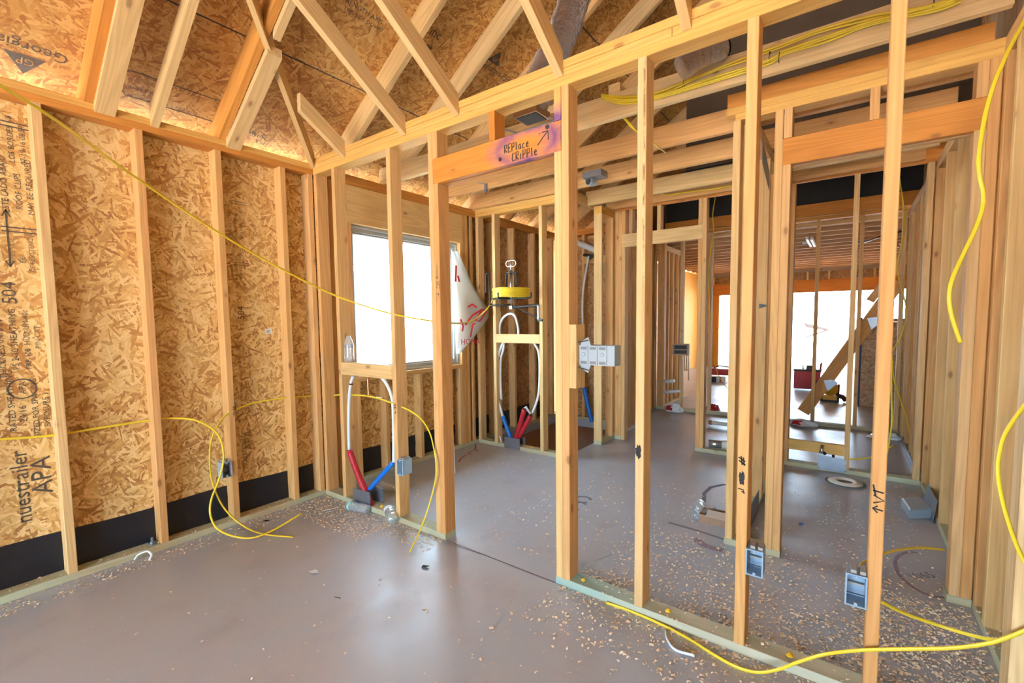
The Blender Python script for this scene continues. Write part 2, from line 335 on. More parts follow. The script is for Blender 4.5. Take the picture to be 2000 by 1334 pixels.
def panel(parent, name, org, u, v, su, sv, th, mat):
    """thin board: org is a corner, u/v the edge directions, thickness grows along u x v"""
    u = Vector(u).normalized(); v = Vector(v).normalized(); n = u.cross(v)
    c = Vector(org) + u * su / 2 + v * sv / 2 + n * th / 2
    a, b, h = su / 2, sv / 2, th / 2
    vs = [(sx * a, sy * b, sz * h) for sz in (-1, 1) for sx, sy in ((-1, -1), (1, -1), (1, 1), (-1, 1))]
    fs = [(3, 2, 1, 0), (4, 5, 6, 7), (0, 1, 5, 4), (1, 2, 6, 5), (2, 3, 7, 6), (3, 0, 4, 7)]
    m = bpy.data.meshes.new(name); m.from_pydata(vs, [], fs); m.materials.append(mat)
    o = bpy.data.objects.new(name, m); o.matrix_basis = Matrix.Translation(c) @ Matrix((u, v, n)).transposed().to_4x4()
    return adopt(o, parent)
def mesh_obj(name, vs, fs, mat, parent=None, smooth=False):
    c = Vector((0, 0, 0))
    for v in vs: c += Vector(v)
    c /= max(1, len(vs))
    zmin = min(v[2] for v in vs); c.z = zmin
    m = bpy.data.meshes.new(name); m.from_pydata([tuple(Vector(v) - c) for v in vs], [], fs)
    for mm in (mat if isinstance(mat, (list, tuple)) else [mat]): m.materials.append(mm)
    if smooth:
        for p in m.polygons: p.use_smooth = True
    o = bpy.data.objects.new(name, m); o.matrix_basis = Matrix.Translation(c)
    return adopt(o, parent)
def prism(parent, name, pts8, zdir, xdir, mat):
    """hexahedron from 8 world points (4 of one end, 4 of the other, same order); grain along zdir"""
    c = sum((Vector(p) for p in pts8), Vector()) / 8
    M = Matrix.Translation(c) @ frame(zdir, xdir).to_4x4(); I = M.inverted()
    vs = [tuple(I @ Vector(p)) for p in pts8]
    fs = [(3, 2, 1, 0), (4, 5, 6, 7), (0, 1, 5, 4), (1, 2, 6, 5), (2, 3, 7, 6), (3, 0, 4, 7)]
    m = bpy.data.meshes.new(name); m.from_pydata(vs, [], fs); m.materials.append(mat)
    bm = bmesh.new(); bm.from_mesh(m); bmesh.ops.recalc_face_normals(bm, faces=bm.faces); bm.to_mesh(m); bm.free()
    o = bpy.data.objects.new(name, m); o.matrix_basis = M
    return adopt(o, parent)
class MB:
    """collects shapes into one mesh"""
    def __init__(s): s.v = []; s.f = []
    def add(s, vs, fs):
        n = len(s.v); s.v += [tuple(v) for v in vs]; s.f += [tuple(i + n for i in f) for f in fs]; return s
    def box(s, x0, x1, y0, y1, z0, z1):
        return s.add([(x, y, z) for z in (z0, z1) for x, y in ((x0, y0), (x1, y0), (x1, y1), (x0, y1))], [(3, 2, 1, 0), (4, 5, 6, 7), (0, 1, 5, 4), (1, 2, 6, 5), (2, 3, 7, 6), (3, 0, 4, 7)])
    def tube(s, path, r, n=8, flat=1.0, cap=True, up=None):
        path = [Vector(p) for p in path]; rr = r if isinstance(r, (list, tuple)) else [r] * len(path)
        t0 = (path[1] - path[0]).normalized()
        ref = Vector(up) if up else (Vector((0, 0, 1)) if abs(t0.z) < 0.8 else Vector((1, 0, 0)))
        vs = []; k = len(path)
        for i, p in enumerate(path):
            t = (path[min(i + 1, k - 1)] - path[max(i - 1, 0)]).normalized()
            a = ref - t * ref.dot(t)
            if a.length < 1e-5: a = t.orthogonal()
            a.normalize(); b = t.cross(a); ref = a
            for j in range(n):
                th = 2 * math.pi * j / n
                vs.append(p + a * (math.cos(th) * rr[i]) + b * (math.sin(th) * rr[i] * flat))
        fs = [(i * n + j, i * n + (j + 1) % n, (i + 1) * n + (j + 1) % n, (i + 1) * n + j) for i in range(k - 1) for j in range(n)]
        if cap: fs += [tuple(range(n - 1, -1, -1)), tuple((k - 1) * n + j for j in range(n))]
        return s.add(vs, fs)
    def lathe(s, prof, org, axis, n=14):
        axis = Vector(axis).normalized(); a = axis.orthogonal().normalized(); b = axis.cross(a); org = Vector(org); vs = []
        for r, h in prof:
            for j in range(n):
                th = 2 * math.pi * j / n; vs.append(org + axis * h + a * (r * math.cos(th)) + b * (r * math.sin(th)))
        k = len(prof)
        return s.add(vs, [(i * n + j, i * n + (j + 1) % n, (i + 1) * n + (j + 1) % n, (i + 1) * n + j) for i in range(k - 1) for j in range(n)])
    def obj(s, name, mat, parent=None, smooth=False): return mesh_obj(name, s.v, s.f, mat, parent, smooth)
def spline(pts, sub=6):
    P = [Vector(p) for p in pts]; P = [P[0] * 2 - P[1]] + P + [P[-1] * 2 - P[-2]]; out = []
    for i in range(1, len(P) - 2):
        a, b, c, d = P[i - 1:i + 3]
        for k in range(sub):
            t = k / sub
            out.append(0.5 * ((2 * b) + (c - a) * t + (2 * a - 5 * b + 4 * c - d) * t * t + (3 * b - a - 3 * c + d) * t ** 3))
    return out + [P[-2]]
def text_part(parent, name, s, size, org, xd, yd, mat, align='LEFT', squash=1.0, off=0.0012):
    cu = bpy.data.curves.new('txt', 'FONT'); cu.body = s; cu.size = size; cu.align_x = align; cu.resolution_u = 2
    t = bpy.data.objects.new('txt', cu); COL.objects.link(t)
    dg = bpy.context.evaluated_depsgraph_get(); me = bpy.data.meshes.new_from_object(t.evaluated_get(dg))
    bpy.data.objects.remove(t); bpy.data.curves.remove(cu)
    me.materials.clear(); me.materials.append(mat); me.name = name
    xd = Vector(xd).normalized(); yd = Vector(yd).normalized(); n = xd.cross(yd)
    o = bpy.data.objects.new(name, me)
    o.matrix_basis = Matrix.Translation(Vector(org) + n * off) @ Matrix((xd * squash, yd, n)).transposed().to_4x4()
    return adopt(o, parent)
def strokes(parent, name, org, xd, yd, lines, width, mat, off=0.0012):
    """hand-drawn marks: polylines in the plane (xd, yd) drawn as flat ribbons"""
    xd = Vector(xd).normalized(); yd = Vector(yd).normalized(); n = xd.cross(yd); org = Vector(org) + n * off
    vs = []; fs = []
    for ln in lines:
        P = [Vector((p[0], p[1])) for p in ln]; k = len(vs)
        for i, p in enumerate(P):
            t = (P[min(i + 1, len(P) - 1)] - P[max(i - 1, 0)]); t = t.normalized() if t.length else Vector((1, 0)); q = Vector((-t.y, t.x)) * width / 2
            for sgn in (-1, 1):
                w = p + q * sgn; vs.append(org + xd * w.x + yd * w.y)
        fs += [(k + 2 * i, k + 2 * i + 2, k + 2 * i + 3, k + 2 * i + 1) for i in range(len(P) - 1)]
    return mesh_obj(name, vs, fs, mat, parent)
def arc(cx, cy, r, a0, a1, n=12, ry=None):
    ry = ry or r
    return [(cx + r * math.cos(math.radians(a0 + (a1 - a0) * i / n)), cy + ry * math.sin(math.radians(a0 + (a1 - a0) * i / n))) for i in range(n + 1)]
T2 = 0.0381; D4 = 0.089
ZU = 2.388; ZM = 2.426; ZT = 2.464
def wall(name, label, loc=(0, 0, 0)): return thing(name, label, 'wall', loc, kind='structure')
def stud_x(p, x, y0=0.0, z0=T2, z1=ZU, mat=STUD, name='stud'): return bx(p, name, x, x + T2, y0, y0 + D4, z0, z1, mat, 'z')     # wall running along x
def stud_y(p, y, x0, z0=T2, z1=ZU, mat=STUD, name='stud'): return bx(p, name, x0, x0 + D4, y, y + T2, z0, z1, mat, 'z')         # wall running along y

# ---------------------------------------------------------------- floor and ground
def make_floor():
    xs = [-0.1, 0.0, 1.04, 8.6]; ys = [-7.0, 1.87, 3.38, 11.1]; vs = []; fs = []; mi = []
    def q(a, b, c, d, m):
        n = len(vs); vs.extend((a, b, c, d)); fs.append((n, n + 1, n + 2, n + 3)); mi.append(m)
    for i in range(3):
        for j in range(3):
            if (i, j) == (1, 1): continue
            q((xs[i], ys[j], 0), (xs[i + 1], ys[j], 0), (xs[i + 1], ys[j + 1], 0), (xs[i], ys[j + 1], 0), 0)
    z = -0.09
    q((0, 1.87, z), (1.04, 1.87, z), (1.04, 3.38, z), (0, 3.38, z), 1)
    for a, b in (((0, 1.87), (0, 3.38)), ((0, 3.38), (1.04, 3.38)), ((1.04, 3.38), (1.04, 1.87)), ((1.04, 1.87), (0, 1.87))):
        q((*a, 0), (*b, 0), (*b, z), (*a, z), 0)
    m = bpy.data.meshes.new('floor'); m.from_pydata(vs, [], fs); m.materials.append(CONC); m.materials.append(DIRT)
    for p, k in zip(m.polygons, mi): p.material_index = k
    o = bpy.data.objects.new('floor', m); COL.objects.link(o)
    return tag(o, 'dusty reddish grey concrete slab under the whole framed interior', 'floor', kind='structure')
FLOOR = make_floor()
g = mesh_obj('ground', [(-60, -60, -0.2), (70, -60, -0.2), (70, 80, -0.2), (-60, 80, -0.2)], [(0, 1, 2, 3)], SAND)
tag(g, 'bright pale bare ground outside beyond the openings', 'ground', kind='structure')

# ---------------------------------------------------------------- left outside wall
W = wall('wall_left', 'outside wall of strand board on fir studs with a window and black flashing', (0, -1, 0))
bx(W, 'bottom_plate', -D4, 0, -5.8, 0.0, 0, T2, TREATED, 'y'); bx(W, 'bottom_plate', -D4, 0, 0.002, 3.42, 0, T2, TREATED, 'y')
bx(W, 'top_plate', -D4, 0, -5.8, 1.0, ZU, ZM, ORANGE, 'y'); bx(W, 'top_plate', -D4, 0, 1.002, 3.42, ZU, ZM, ORANGE, 'y')
bx(W, 'top_plate', -D4, 0, -5.8, 0.0, ZM, ZT, YELLOWB, 'y'); bx(W, 'top_plate', -D4, 0, 0.002, 3.42, ZM, ZT, ORANGE, 'y')
for y in (-5.78, -5.4, -5.0, -4.6, -4.2, -3.8, -3.4, -3.0, -2.61, -2.22, -1.82, -1.421, -1.029, -0.640, -0.240, -0.042, 0.113, 0.222, 0.990 + 0.633, 1.70, 2.06, 2.45, 2.87, 3.30):
    stud_y(W, y, -D4)
stud_y(W, 0.262, -D4, T2, 2.095, name='trimmer_stud'); stud_y(W, 1.545, -D4, T2, 2.095, name='trimmer_stud')
stud_y(W, 1.584, -D4)
for y in (0.301, 0.58, 0.97, 1.36, 1.506): stud_y(W, y, -D4, T2, 0.832, name='cripple_stud')
bx(W, 'header', -0.04, 0, 0.262, 1.583, 2.095, ZU - 0.002, PALE, 'y'); bx(W, 'header', -D4, -0.045, 0.262, 1.583, 2.095, ZU - 0.002, PALE, 'y')
bx(W, 'window_sill', -D4, 0.004, 0.30, 1.545, 0.832, 0.87, STUD, 'y')
Wpan = {}
for k, (y0, y1, z0, z1) in enumerate(((-5.8, -2.622, 0, 2.44), (-2.619, -1.403, 0, 2.44), (-1.40, -0.172, 0, 2.44), (-0.169, 0.262, 0, 2.44), (0.265, 1.582, 0, 0.85), (0.265, 1.582, 2.1, 2.44), (1.585, 2.44, 0, 2.44), (2.443, 3.42, 0, 2.44))):
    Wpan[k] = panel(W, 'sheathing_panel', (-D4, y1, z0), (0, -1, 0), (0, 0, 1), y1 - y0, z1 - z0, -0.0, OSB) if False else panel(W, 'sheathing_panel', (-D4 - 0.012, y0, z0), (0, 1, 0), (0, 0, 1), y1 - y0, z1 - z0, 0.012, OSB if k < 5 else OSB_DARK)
def membrane(p, y0, y1, x=-0.0885):
    n = max(3, int((y1 - y0) / 0.05)); vs = []; fs = []
    for i in range(n + 1):
        y = y0 + (y1 - y0) * i / n
        for j, z in enumerate((0.03, 0.10, 0.17, 0.243 + 0.006 * math.sin(y * 7))):
            vs.append((x + (0.004 + 0.004 * math.sin(y * 23 + j * 2.1) if j < 3 else 0.0006), y, z))
    for i in range(n):
        for j in range(3): a = i * 4 + j; fs.append((a, a + 4, a + 5, a + 1))
    return mesh_obj('flashing_membrane', vs, fs, BLACKMEM, p, True)
membrane(W, -5.8, -0.045); membrane(W, 0.15, 3.40)
# printing on the boards (reads upward)
UPX, UPY = (0, 0, 1), (0, -1, 0)
def wtxt(s, size, y, z, mat=STAMP, sq=1.0): text_part(W, 'printed_text', s, size, (-0.0885, y, z), UPX, UPY, mat, squash=sq)
for s, size, y, z, m in (
    ('nuestrailer', 0.085, -1.520, 0.335, STAMP), ('APA', 0.105, -1.440, 0.46, STAMP), ('================', 0.022, -1.545, 0.34, STAMPL),
    ('RATED SHEATHING', 0.034, -1.545, 0.80, STAMP), ('24/16', 0.036, -1.508, 0.84, STAMP), ('SIZED FOR SPACING', 0.032, -1.466, 0.76, STAMP), ('EXPOSURE 1', 0.032, -1.428, 0.80, STAMP),
    ('THICKNESS 0.418 IN', 0.032, -1.562, 1.06, STAMP), ('PS 2-10 SHEATHING', 0.034, -1.518, 1.10, STAMP), ('PRP-108  HUD-UM-40c', 0.030, -1.476, 1.10, STAMP), ('P/N CAT', 0.030, -1.438, 1.20, STAMP),
    ('504', 0.072, -1.508, 1.42, STAMP), ('STRENGTH AXIS', 0.028, -1.552, 1.62, STAMP), ('THIS SIDE', 0.028, -1.500, 1.62, STAMPL), ('EJE', 0.028, -1.468, 1.62, STAMP), ('DE RESISTENCIA', 0.026, -1.436, 1.58, STAMP),
    ('ESTE LADO ABAJO', 0.032, -1.508, 1.86, STAMP), ('ROOF CLIPS', 0.032, -1.462, 1.88, STAMP), ('MAY BE REQUIRED', 0.032, -1.424, 1.86, STAMP),
    ('SEPARAR', 0.030, -1.525, 2.16, STAMPL), ('LOS BORDES 1/8', 0.030, -1.475, 2.10, STAMP), ('07-19-16 08:54', 0.030, -1.436, 2.10, STAMP),
    ('nuestrailer', 0.060, -0.508, 0.33, STAMPL), ('APA', 0.075, -0.468, 0.45, STAMPL), ('504', 0.060, -0.478, 1.34, STAMP),
    ('THICKNESS 0.418 IN', 0.024, -0.512, 0.96, STAMPL), ('PS 2-10 SHEATHING', 0.024, -0.486, 0.98, STAMPL), ('PRP-108 HUD-UM-40c', 0.022, -0.452, 0.96, STAMPL),
    ('RATED SHEATHING', 0.024, -0.512, 0.70, STAMPL), ('SIZED FOR SPACING', 0.024, -0.456, 0.68, STAMPL), ('STRENGTH AXIS', 0.022, -0.505, 1.60, STAMPL), ('THIS SIDE DOWN', 0.022, -0.478, 1.60, STAMPL),
    ('SPACE ALL EDGES 1/8', 0.024, -0.528, 1.86, STAMPL), ('SEPARAR TODOS', 0.024, -0.494, 1.86, STAMPL), ('LOS BORDES 1/8', 0.024, -0.462, 1.88, STAMPL),
    ('APA', 0.085, 0.895, 0.40, STAMPL)): wtxt(s, size, y, z, m)
strokes(W, 'printed_logo', (-0.0885, -1.515, 1.005), UPX, UPY, [arc(0, 0, 0.048, 0, 360, 20)], 0.006, STAMP); wtxt('APA', 0.034, -1.503, 0.978)
strokes(W, 'printed_logo', (-0.0885, -0.482, 0.915), UPX, UPY, [arc(0, 0, 0.036, 0, 360, 20)], 0.004, STAMPL)
strokes(W, 'printed_arrow', (-0.0885, -1.520, 1.60), UPX, UPY, [[(0, 0), (0.27, 0)], [(0.03, 0.014), (0, 0), (0.03, -0.014)], [(0.24, 0.014), (0.27, 0), (0.24, -0.014)]], 0.006, STAMP)
strokes(W, 'printed_bars', (-0.0885, -1.48, 2.27), UPX, UPY, [[(0, -0.06), (0, 0.06)], [(0.02, -0.06), (0.02, 0.06)], [(-0.5, -0.06), (-0.5, 0.06)], [(-0.48, -0.06), (-0.48, 0.06)]], 0.006, STAMP)
strokes(W, 'printed_bars', (-0.0885, -0.48, 2.10), UPX, UPY, [[(0, -0.05), (0, 0.05)], [(0.015, -0.05), (0.015, 0.05)], [(-0.4, -0.05), (-0.4, 0.05)], [(-0.385, -0.05), (-0.385, 0.05)]], 0.004, STAMPL)
panel(W, 'barcode_sticker', (-0.0885, -0.345, 1.235), (0, 1, 0.12), (0, -0.12, 1), 0.046, 0.038, 0.0008, PAPER)
strokes(W, 'barcode_print', (-0.0872, -0.338, 1.245), (0, 1, 0.12), (0, -0.12, 1), [[(0.002 + 0.0035 * i, 0), (0.002 + 0.0035 * i, 0.02)] for i in range(6)], 0.0016, INK)
strokes(W, 'pencil_mark', (0.0, -0.602, 0.725), (0, 1, 0), (0, 0, 1), [[(-0.012, 0.0), (-0.004, 0.022)], [(-0.012, 0.0), (-0.003, -0.004)], [(-0.014, 0.034), (0.010, 0.040)], [(-0.014, 0.048), (0.010, 0.052)], [(-0.006, 0.028), (-0.006, 0.058)], [(0.004, 0.028), (0.004, 0.058)]], 0.0035, INK)

# window in the left wall
WIN = thing('window_1', 'blown-out white window in a grey vinyl frame above the sill', 'window', (-0.075, 0.92, 0.87), kind='structure')
def win():
    y0, y1, z0, z1 = 0.302, 1.543, 0.872, 2.093
    def fr(name, y0, y1, z0, z1, w, xa, xb):
        bx(WIN, name, xa, xb, y0, y1, z1 - w, z1, VINYL, 'y'); bx(WIN, name, xa, xb, y0, y1, z0, z0 + w, VINYL, 'y')
        bx(WIN, name, xa, xb, y0, y0 + w, z0 + w, z1 - w, VINYL, 'z'); bx(WIN, name, xa, xb, y1 - w, y1, z0 + w, z1 - w, VINYL, 'z')
    fr('outer_frame', y0, y1, z0, z1, 0.022, -0.108, -0.042)
    fr('sash_frame', y0 + 0.022, y1 - 0.022, z0 + 0.022, z1 - 0.022, 0.030, -0.100, -0.060)
    fr('glazing_bead', y0 + 0.052, y1 - 0.052, z0 + 0.052, z1 - 0.052, 0.014, -0.092, -0.076)
    panel(WIN, 'pane', (-0.086, y0 + 0.06, z0 + 0.06), (0, 1, 0), (0, 0, 1), y1 - y0 - 0.12, z1 - z0 - 0.12, 0.004, GLASS)
win()

# ---------------------------------------------------------------- partition between the rooms
P = wall('wall_middle', 'open stud partition across the room with a door opening and orange header', (1.8, 0.04, 0))
bx(P, 'bottom_plate', 0.002, 1.281, 0, D4, 0, T2, TREATED, 'x')
bx(P, 'bottom_plate', 2.055, 3.688, 0, D4, 0, T2, TREATED_TEAL, 'x')
bx(P, 'top_plate', 0.002, 1.9, 0, D4, ZU, ZM, YELLOWB, 'x'); bx(P, 'top_plate', 1.9005, 3.75, 0, D4, ZU, ZM, YELLOWB, 'x')
bx(P, 'top_plate', -D4, 2.6, 0.0035, D4, ZM + 0.001, ZT, YELLOWB, 'x'); bx(P, 'top_plate', 2.602, 3.75, 0.0035, D4, ZM + 0.001, ZT, YELLOWB, 'x')
bx(P, 'top_plate', -0.05, 3.75, 0.0, D4, ZT, ZT + T2, YELLOWB, 'x')
for x, mt in ((0.002, STUD), (0.230, STUD), (0.828, STUD), (1.205, STUD), (2.095, STUD), (2.462, BARK), (2.872, STUD), (3.279, STUD), (3.617, PALE)):
    stud_x(P, x, mat=mt)
stud_x(P, 1.2435, z1=2.10, name='trimmer_stud'); stud_x(P, 2.056, z1=2.10, name='trimmer_stud', mat=PALE)
bx(P, 'header', 1.2435, 2.0935, 0, T2, 2.10, 2.24, HEADER_SPRAY, 'x'); bx(P, 'header', 1.2435, 2.0935, 0.050, D4, 2.10, 2.24, ORANGE, 'x')
stud_x(P, 1.2435, z0=2.2405, name='cripple_stud'); stud_x(P, 1.662, z0=2.2405, name='cripple_stud', mat=ORANGE); stud_x(P, 2.055, z0=2.2405, name='cripple_stud', mat=CRIPPLE_SPRAY)
bx(P, 'blocking', 0.2685, 0.8275, 0.0, T2, 0.941, 1.030, PALE, 'x')
bx(P, 'scab_block', 2.1335, 2.1716, 0.0, D4, 0.992, 1.293, PALE, 'z')
for x, z in ((2.02, 2.225), (1.735, 2.135)):
    m = MB(); m.lathe([(0.0, 0.003), (0.010, 0.0025), (0.011, 0)], (x, -0.0005, z), (0, -1, 0), 10); m.obj('bolt_head', NAILHEAD, P)
XW, YW = (1, 0, 0), (0, 0, 1)
ST = 0.0045
def hand(s, x, z, size, mat=INK):
    text_part(P, 'handwriting', s, size, (x, 0, z), (1, 0, 0.0), (0.12, 0, 1), mat)
# "Replace cripple" written by hand, with an arrow
def hw(word, x, z, h):
    G = {'R': [[(0, 0), (0, 1), (.5, .95), (.5, .55), (0, .5), (.6, 0)]], 'E': [[(.55, 1), (0, 1), (0, 0), (.6, 0)], [(0, .5), (.45, .55)]],
         'P': [[(0, 0), (0, 1), (.55, .95), (.5, .5), (0, .45)]], 'l': [[(.1, 1), (.15, 0)]], 'a': [[(.5, .6), (.1, .5), (.1, .1), (.45, .05), (.5, .6), (.6, 0)]],
         'c': [[(.5, .55), (.1, .5), (.1, .05), (.55, .05)]], 'e': [[(.05, .35), (.5, .4), (.4, .65), (.1, .5), (.1, .1), (.6, .05)]], 'C': [[(.6, .9), (.1, .85), (0, .3), (.2, 0), (.6, .1)]], 'i': [[(.15, .7), (.15, 0)]]}
    out = []
    for ch in word:
        out += [[(x + px * h * 0.62, z + pz * h + (px * 0.05) * h) for px, pz in ln] for ln in G[ch]]; x += h * (0.42 if ch in 'li' else 0.58)
    return out
strokes(P, 'handwriting', (0, 0, 0), XW, YW, hw('REPlace', 1.765, 2.158, 0.040), 0.0060, INK)
strokes(P, 'handwriting', (0, 0, 0), XW, YW, hw('CRiPPle', 1.812, 2.108, 0.042), 0.0060, INK)
strokes(P, 'handwritten_arrow', (0, 0, 0), XW, YW, [[(1.965, 2.152), (1.995, 2.182), (2.022, 2.205)], [(1.99, 2.206), (2.024, 2.207), (2.026, 2.165)], [(1.975, 2.203), (1.98, 2.205)]], 0.0055, INK)
strokes(P, 'handwriting', (0, 0, 0), XW, YW, [[(1.262, 1.64), (1.26, 1.56)], [(1.25, 1.575), (1.26, 1.558), (1.268, 1.575)], [(1.25, 1.535), (1.26, 1.545), (1.262, 1.53), (1.25, 1.508), (1.264, 1.51)], [(1.268, 1.545), (1.268, 1.525), (1.278, 1.525)], [(1.277, 1.548), (1.277, 1.50)], [(1.25, 1.475), (1.274, 1.470)], [(1.268, 1.482), (1.275, 1.470), (1.264, 1.456)]], 0.003, INK)
strokes(P, 'handwriting', (0, 0, 0), XW, YW, [[(0.836, 0.775), (0.862, 0.780)], [(0.836, 0.760), (0.862, 0.764)], [(0.844, 0.790), (0.842, 0.748)], [(0.855, 0.792), (0.853, 0.750)], [(0.838, 0.722), (0.858, 0.735)], [(0.852, 0.720), (0.858, 0.735), (0.848, 0.740)]], 0.0035, INK)
def blob(x, z, w, h, seed):
    r = random.Random(seed); n = 22; pts = []
    for i in range(n):
        a = 2 * math.pi * i / n; k = 0.72 + 0.5 * r.random()
        pts.append((x + w / 2 * k * math.cos(a), -0.0013, z + h / 2 * k * math.sin(a)))
    mesh_obj('ink_blot', pts + [(x, -0.0013, z)], [((i + 1) % n, i, n) for i in range(n)], INK, P)
blob(2.478, 0.742, 0.026, 0.064, 3); blob(2.888, 0.702, 0.020, 0.055, 5)
strokes(P, 'handwriting', (0, 0, 0), XW, YW, [[(2.876, 0.784), (2.899, 0.770)], [(2.877, 0.772), (2.900, 0.757)], [(2.884, 0.790), (2.889, 0.756)], [(2.892, 0.786), (2.896, 0.754)], [(2.876, 0.662), (2.894, 0.660), (2.898, 0.645)], [(2.888, 0.652), (2.897, 0.650)]], 0.005, INK)
strokes(P, 'handwriting', (0, 0, 0), XW, YW, [[(3.284, 0.762), (3.291, 0.726)], [(3.284, 0.742), (3.312, 0.738)], [(3.286, 0.727), (3.314, 0.712), (3.286, 0.700)], [(3.286, 0.682), (3.312, 0.678)], [(3.298, 0.692), (3.285, 0.682), (3.298, 0.669)]], 0.0052, INK)
# ---------------------------------------------------------------- alcove wall behind the wire spool
A = wall('wall_alcove', 'short stud wall with green plate and crossing block behind the window room', (0.5, 1.82, 0))
bx(A, 'bottom_plate', 0.002, 1.04, 1.78, 1.869, 0, T2, TREATED, 'x')
bx(A, 'top_plate', 0.002, 1.04, 1.78, 1.869, ZU, ZM, YELLOWB, 'x'); bx(A, 'top_plate', -0.08, 1.04, 1.78, 1.869, ZM, ZT, YELLOWB, 'x')
for x in (0.002, 0.222, 0.795, 1.0015): stud_x(A, x, 1.78, mat=PALE if x in (0.222, 0.795) else STUD)
bx(A, 'blocking', 0.2605, 0.7945, 1.78, 1.818, 1.086, 1.175, PALE, 'x')
# shower end wall and back wall
S1 = wall('wall_shower', 'narrow end wall of studs beside the sunken shower floor', (1.1, 2.6, 0))
bx(S1, 'bottom_plate', 1.051, 1.140, 2.42, 2.733, 0, T2, TREATED, 'y')
bx(S1, 'top_plate', 1.051, 1.140, 2.42, 2.733, ZU, ZM, YELLOWB, 'y'); bx(S1, 'top_plate', 1.051, 1.140, 2.42, 2.733, ZM, ZT, YELLOWB, 'y')
stud_y(S1, 2.421, 1.051, mat=PALE); stud_y(S1, 2.692, 1.051)
S2 = wall('wall_shower_back', 'dark sheathed wall at the back of the sunken shower', (0.5, 3.4, 0))
bx(S2, 'bottom_plate', 0.002, 1.05, 3.38, 3.469, 0, T2, TREATED, 'x'); bx(S2, 'top_plate', 0.002, 1.05, 3.38, 3.469, ZU, ZT, ORANGE, 'x')
for x in (0.002, 0.40, 0.80, 1.01): stud_x(S2, x, 3.38)
bx(S2, 'blocking', 0.44, 0.80, 3.38, 3.418, 2.02, 2.11, STUD, 'x')
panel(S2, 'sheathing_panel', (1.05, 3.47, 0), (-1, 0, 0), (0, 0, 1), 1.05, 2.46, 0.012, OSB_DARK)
# ---------------------------------------------------------------- wall crossing behind the toilet space
B = wall('wall_rear', 'second stud wall across the house with pale door header and blocking', (2.4, 2.78, 0))
YB = 2.735
bx(B, 'bottom_plate', 1.146, 1.222, YB, YB + D4, 0, T2, TREATED, 'y'); bx(B, 'bottom_plate', 2.0, 3.688, YB, YB + D4, 0, T2, TREATED, 'x')
bx(B, 'top_plate', 1.146, 3.75, YB, YB + T2, 2.455, 2.600, ORANGE, 'x')
for x in (1.146, 1.1845, 2.040, 2.44, 2.76, 3.202, 3.645): stud_x(B, x, YB, z1=2.454)
stud_x(B, 2.0015, YB, z1=2.075, name='trimmer_stud'); stud_x(B, 1.223, YB, z0=0.0, z1=2.075, name='trimmer_stud')
bx(B, 'header', 1.223, 2.0395, YB, YB + T2, 2.075, 2.208, PALE, 'x')
for x in (1.223, 1.30, 1.598, 2.0015): stud_x(B, x, YB, z0=2.2085, z1=2.454, name='cripple_stud')
bx(B, 'blocking', 2.7985, 3.2015, YB, YB + T2, 0.150, 0.240, YELLOWB, 'x')
# toilet doorway wall
Q = wall('wall_toilet', 'doorway wall of doubled studs with long orange header on the right', (3.2, 0.95, 0))
YQ = 0.90
bx(Q, 'bottom_plate', 2.65, 2.935, YQ, YQ + D4, 0, T2, TREATED, 'x'); bx(Q, 'bottom_plate', 3.605, 3.688, YQ, YQ + D4, 0, T2, TREATED, 'x')
bx(Q, 'top_plate', 2.665, 3.70, YQ, YQ + D4, ZU, ZM, YELLOWB, 'x'); bx(Q, 'top_plate', 2.62, 3.73, YQ, YQ + D4, ZM, ZT, YELLOWB, 'x')
for x, m in ((2.655, PALE), (2.857, STUD), (3.6495, STUD)): stud_x(Q, x, YQ, mat=m)
stud_x(Q, 2.8955, YQ, z1=2.105, name='trimmer_stud'); stud_x(Q, 3.611, YQ, z1=2.105, name='trimmer_stud')
bx(Q, 'header', 2.8955, 3.6490, YQ, YQ + T2, 2.105, 2.240, ORANGE, 'x'); bx(Q, 'header', 2.8955, 3.6490, YQ + 0.05, YQ + D4, 2.105, 2.240, STUD, 'x')
for x in (2.8975, 3.25, 3.611): stud_x(Q, x, YQ, z0=2.2405, name='cripple_stud')
# wall dividing toilet space from the bath
SD = wall('wall_divider', 'side wall of studs running back from the doorway posts', (2.7, 1.8, 0))
bx(SD, 'bottom_plate', 2.65, 2.739, 0.99, 2.733, 0, T2, TREATED, 'y')
bx(SD, 'top_plate', 2.65, 2.739, 0.99, 2.733, ZU, ZM, STUD, 'y'); bx(SD, 'top_plate', 2.65, 2.739, 0.99, 2.733, ZM, ZT, STUD, 'y')
for y in (0.992, 1.68, 2.08, 2.48): stud_y(SD, y, 2.65)
# ---------------------------------------------------------------- right wall
R = wall('wall_right', 'right-hand wall of closely seen studs on a green bottom plate', (3.73, 1.0, 0))
XR = 3.69
bx(R, 'bottom_plate', XR, XR + D4, -0.3, 2.73, 0, T2, TREATED, 'y'); bx(R, 'bottom_plate', XR, XR + D4, 2.83, 4.62, 0, T2, TREATED, 'y')
bx(R, 'top_plate', XR, XR + D4, -0.3, 4.62, ZU, ZM, STUD, 'y'); bx(R, 'top_plate', XR, XR + D4, -0.3, 4.62, ZM, ZT, STUD, 'y')
for y, m in ((-0.25, STUD), (0.05, STUD), (0.686, PALE), (0.856, STUD), (1.30, STUD), (1.855, PALE), (2.265, STUD), (2.69, STUD), (3.05, STUD), (3.42, STUD), (3.62, STUD), (4.02, STUD), (4.36, STUD), (4.58, STUD)): stud_y(R, y, XR, mat=m)
panel(R, 'sheathing_panel', (XR + D4, -0.3, 0), (0, 1, 0), (0, 0, 1), 5.0, 2.46, 0.012, OSB_DARK)
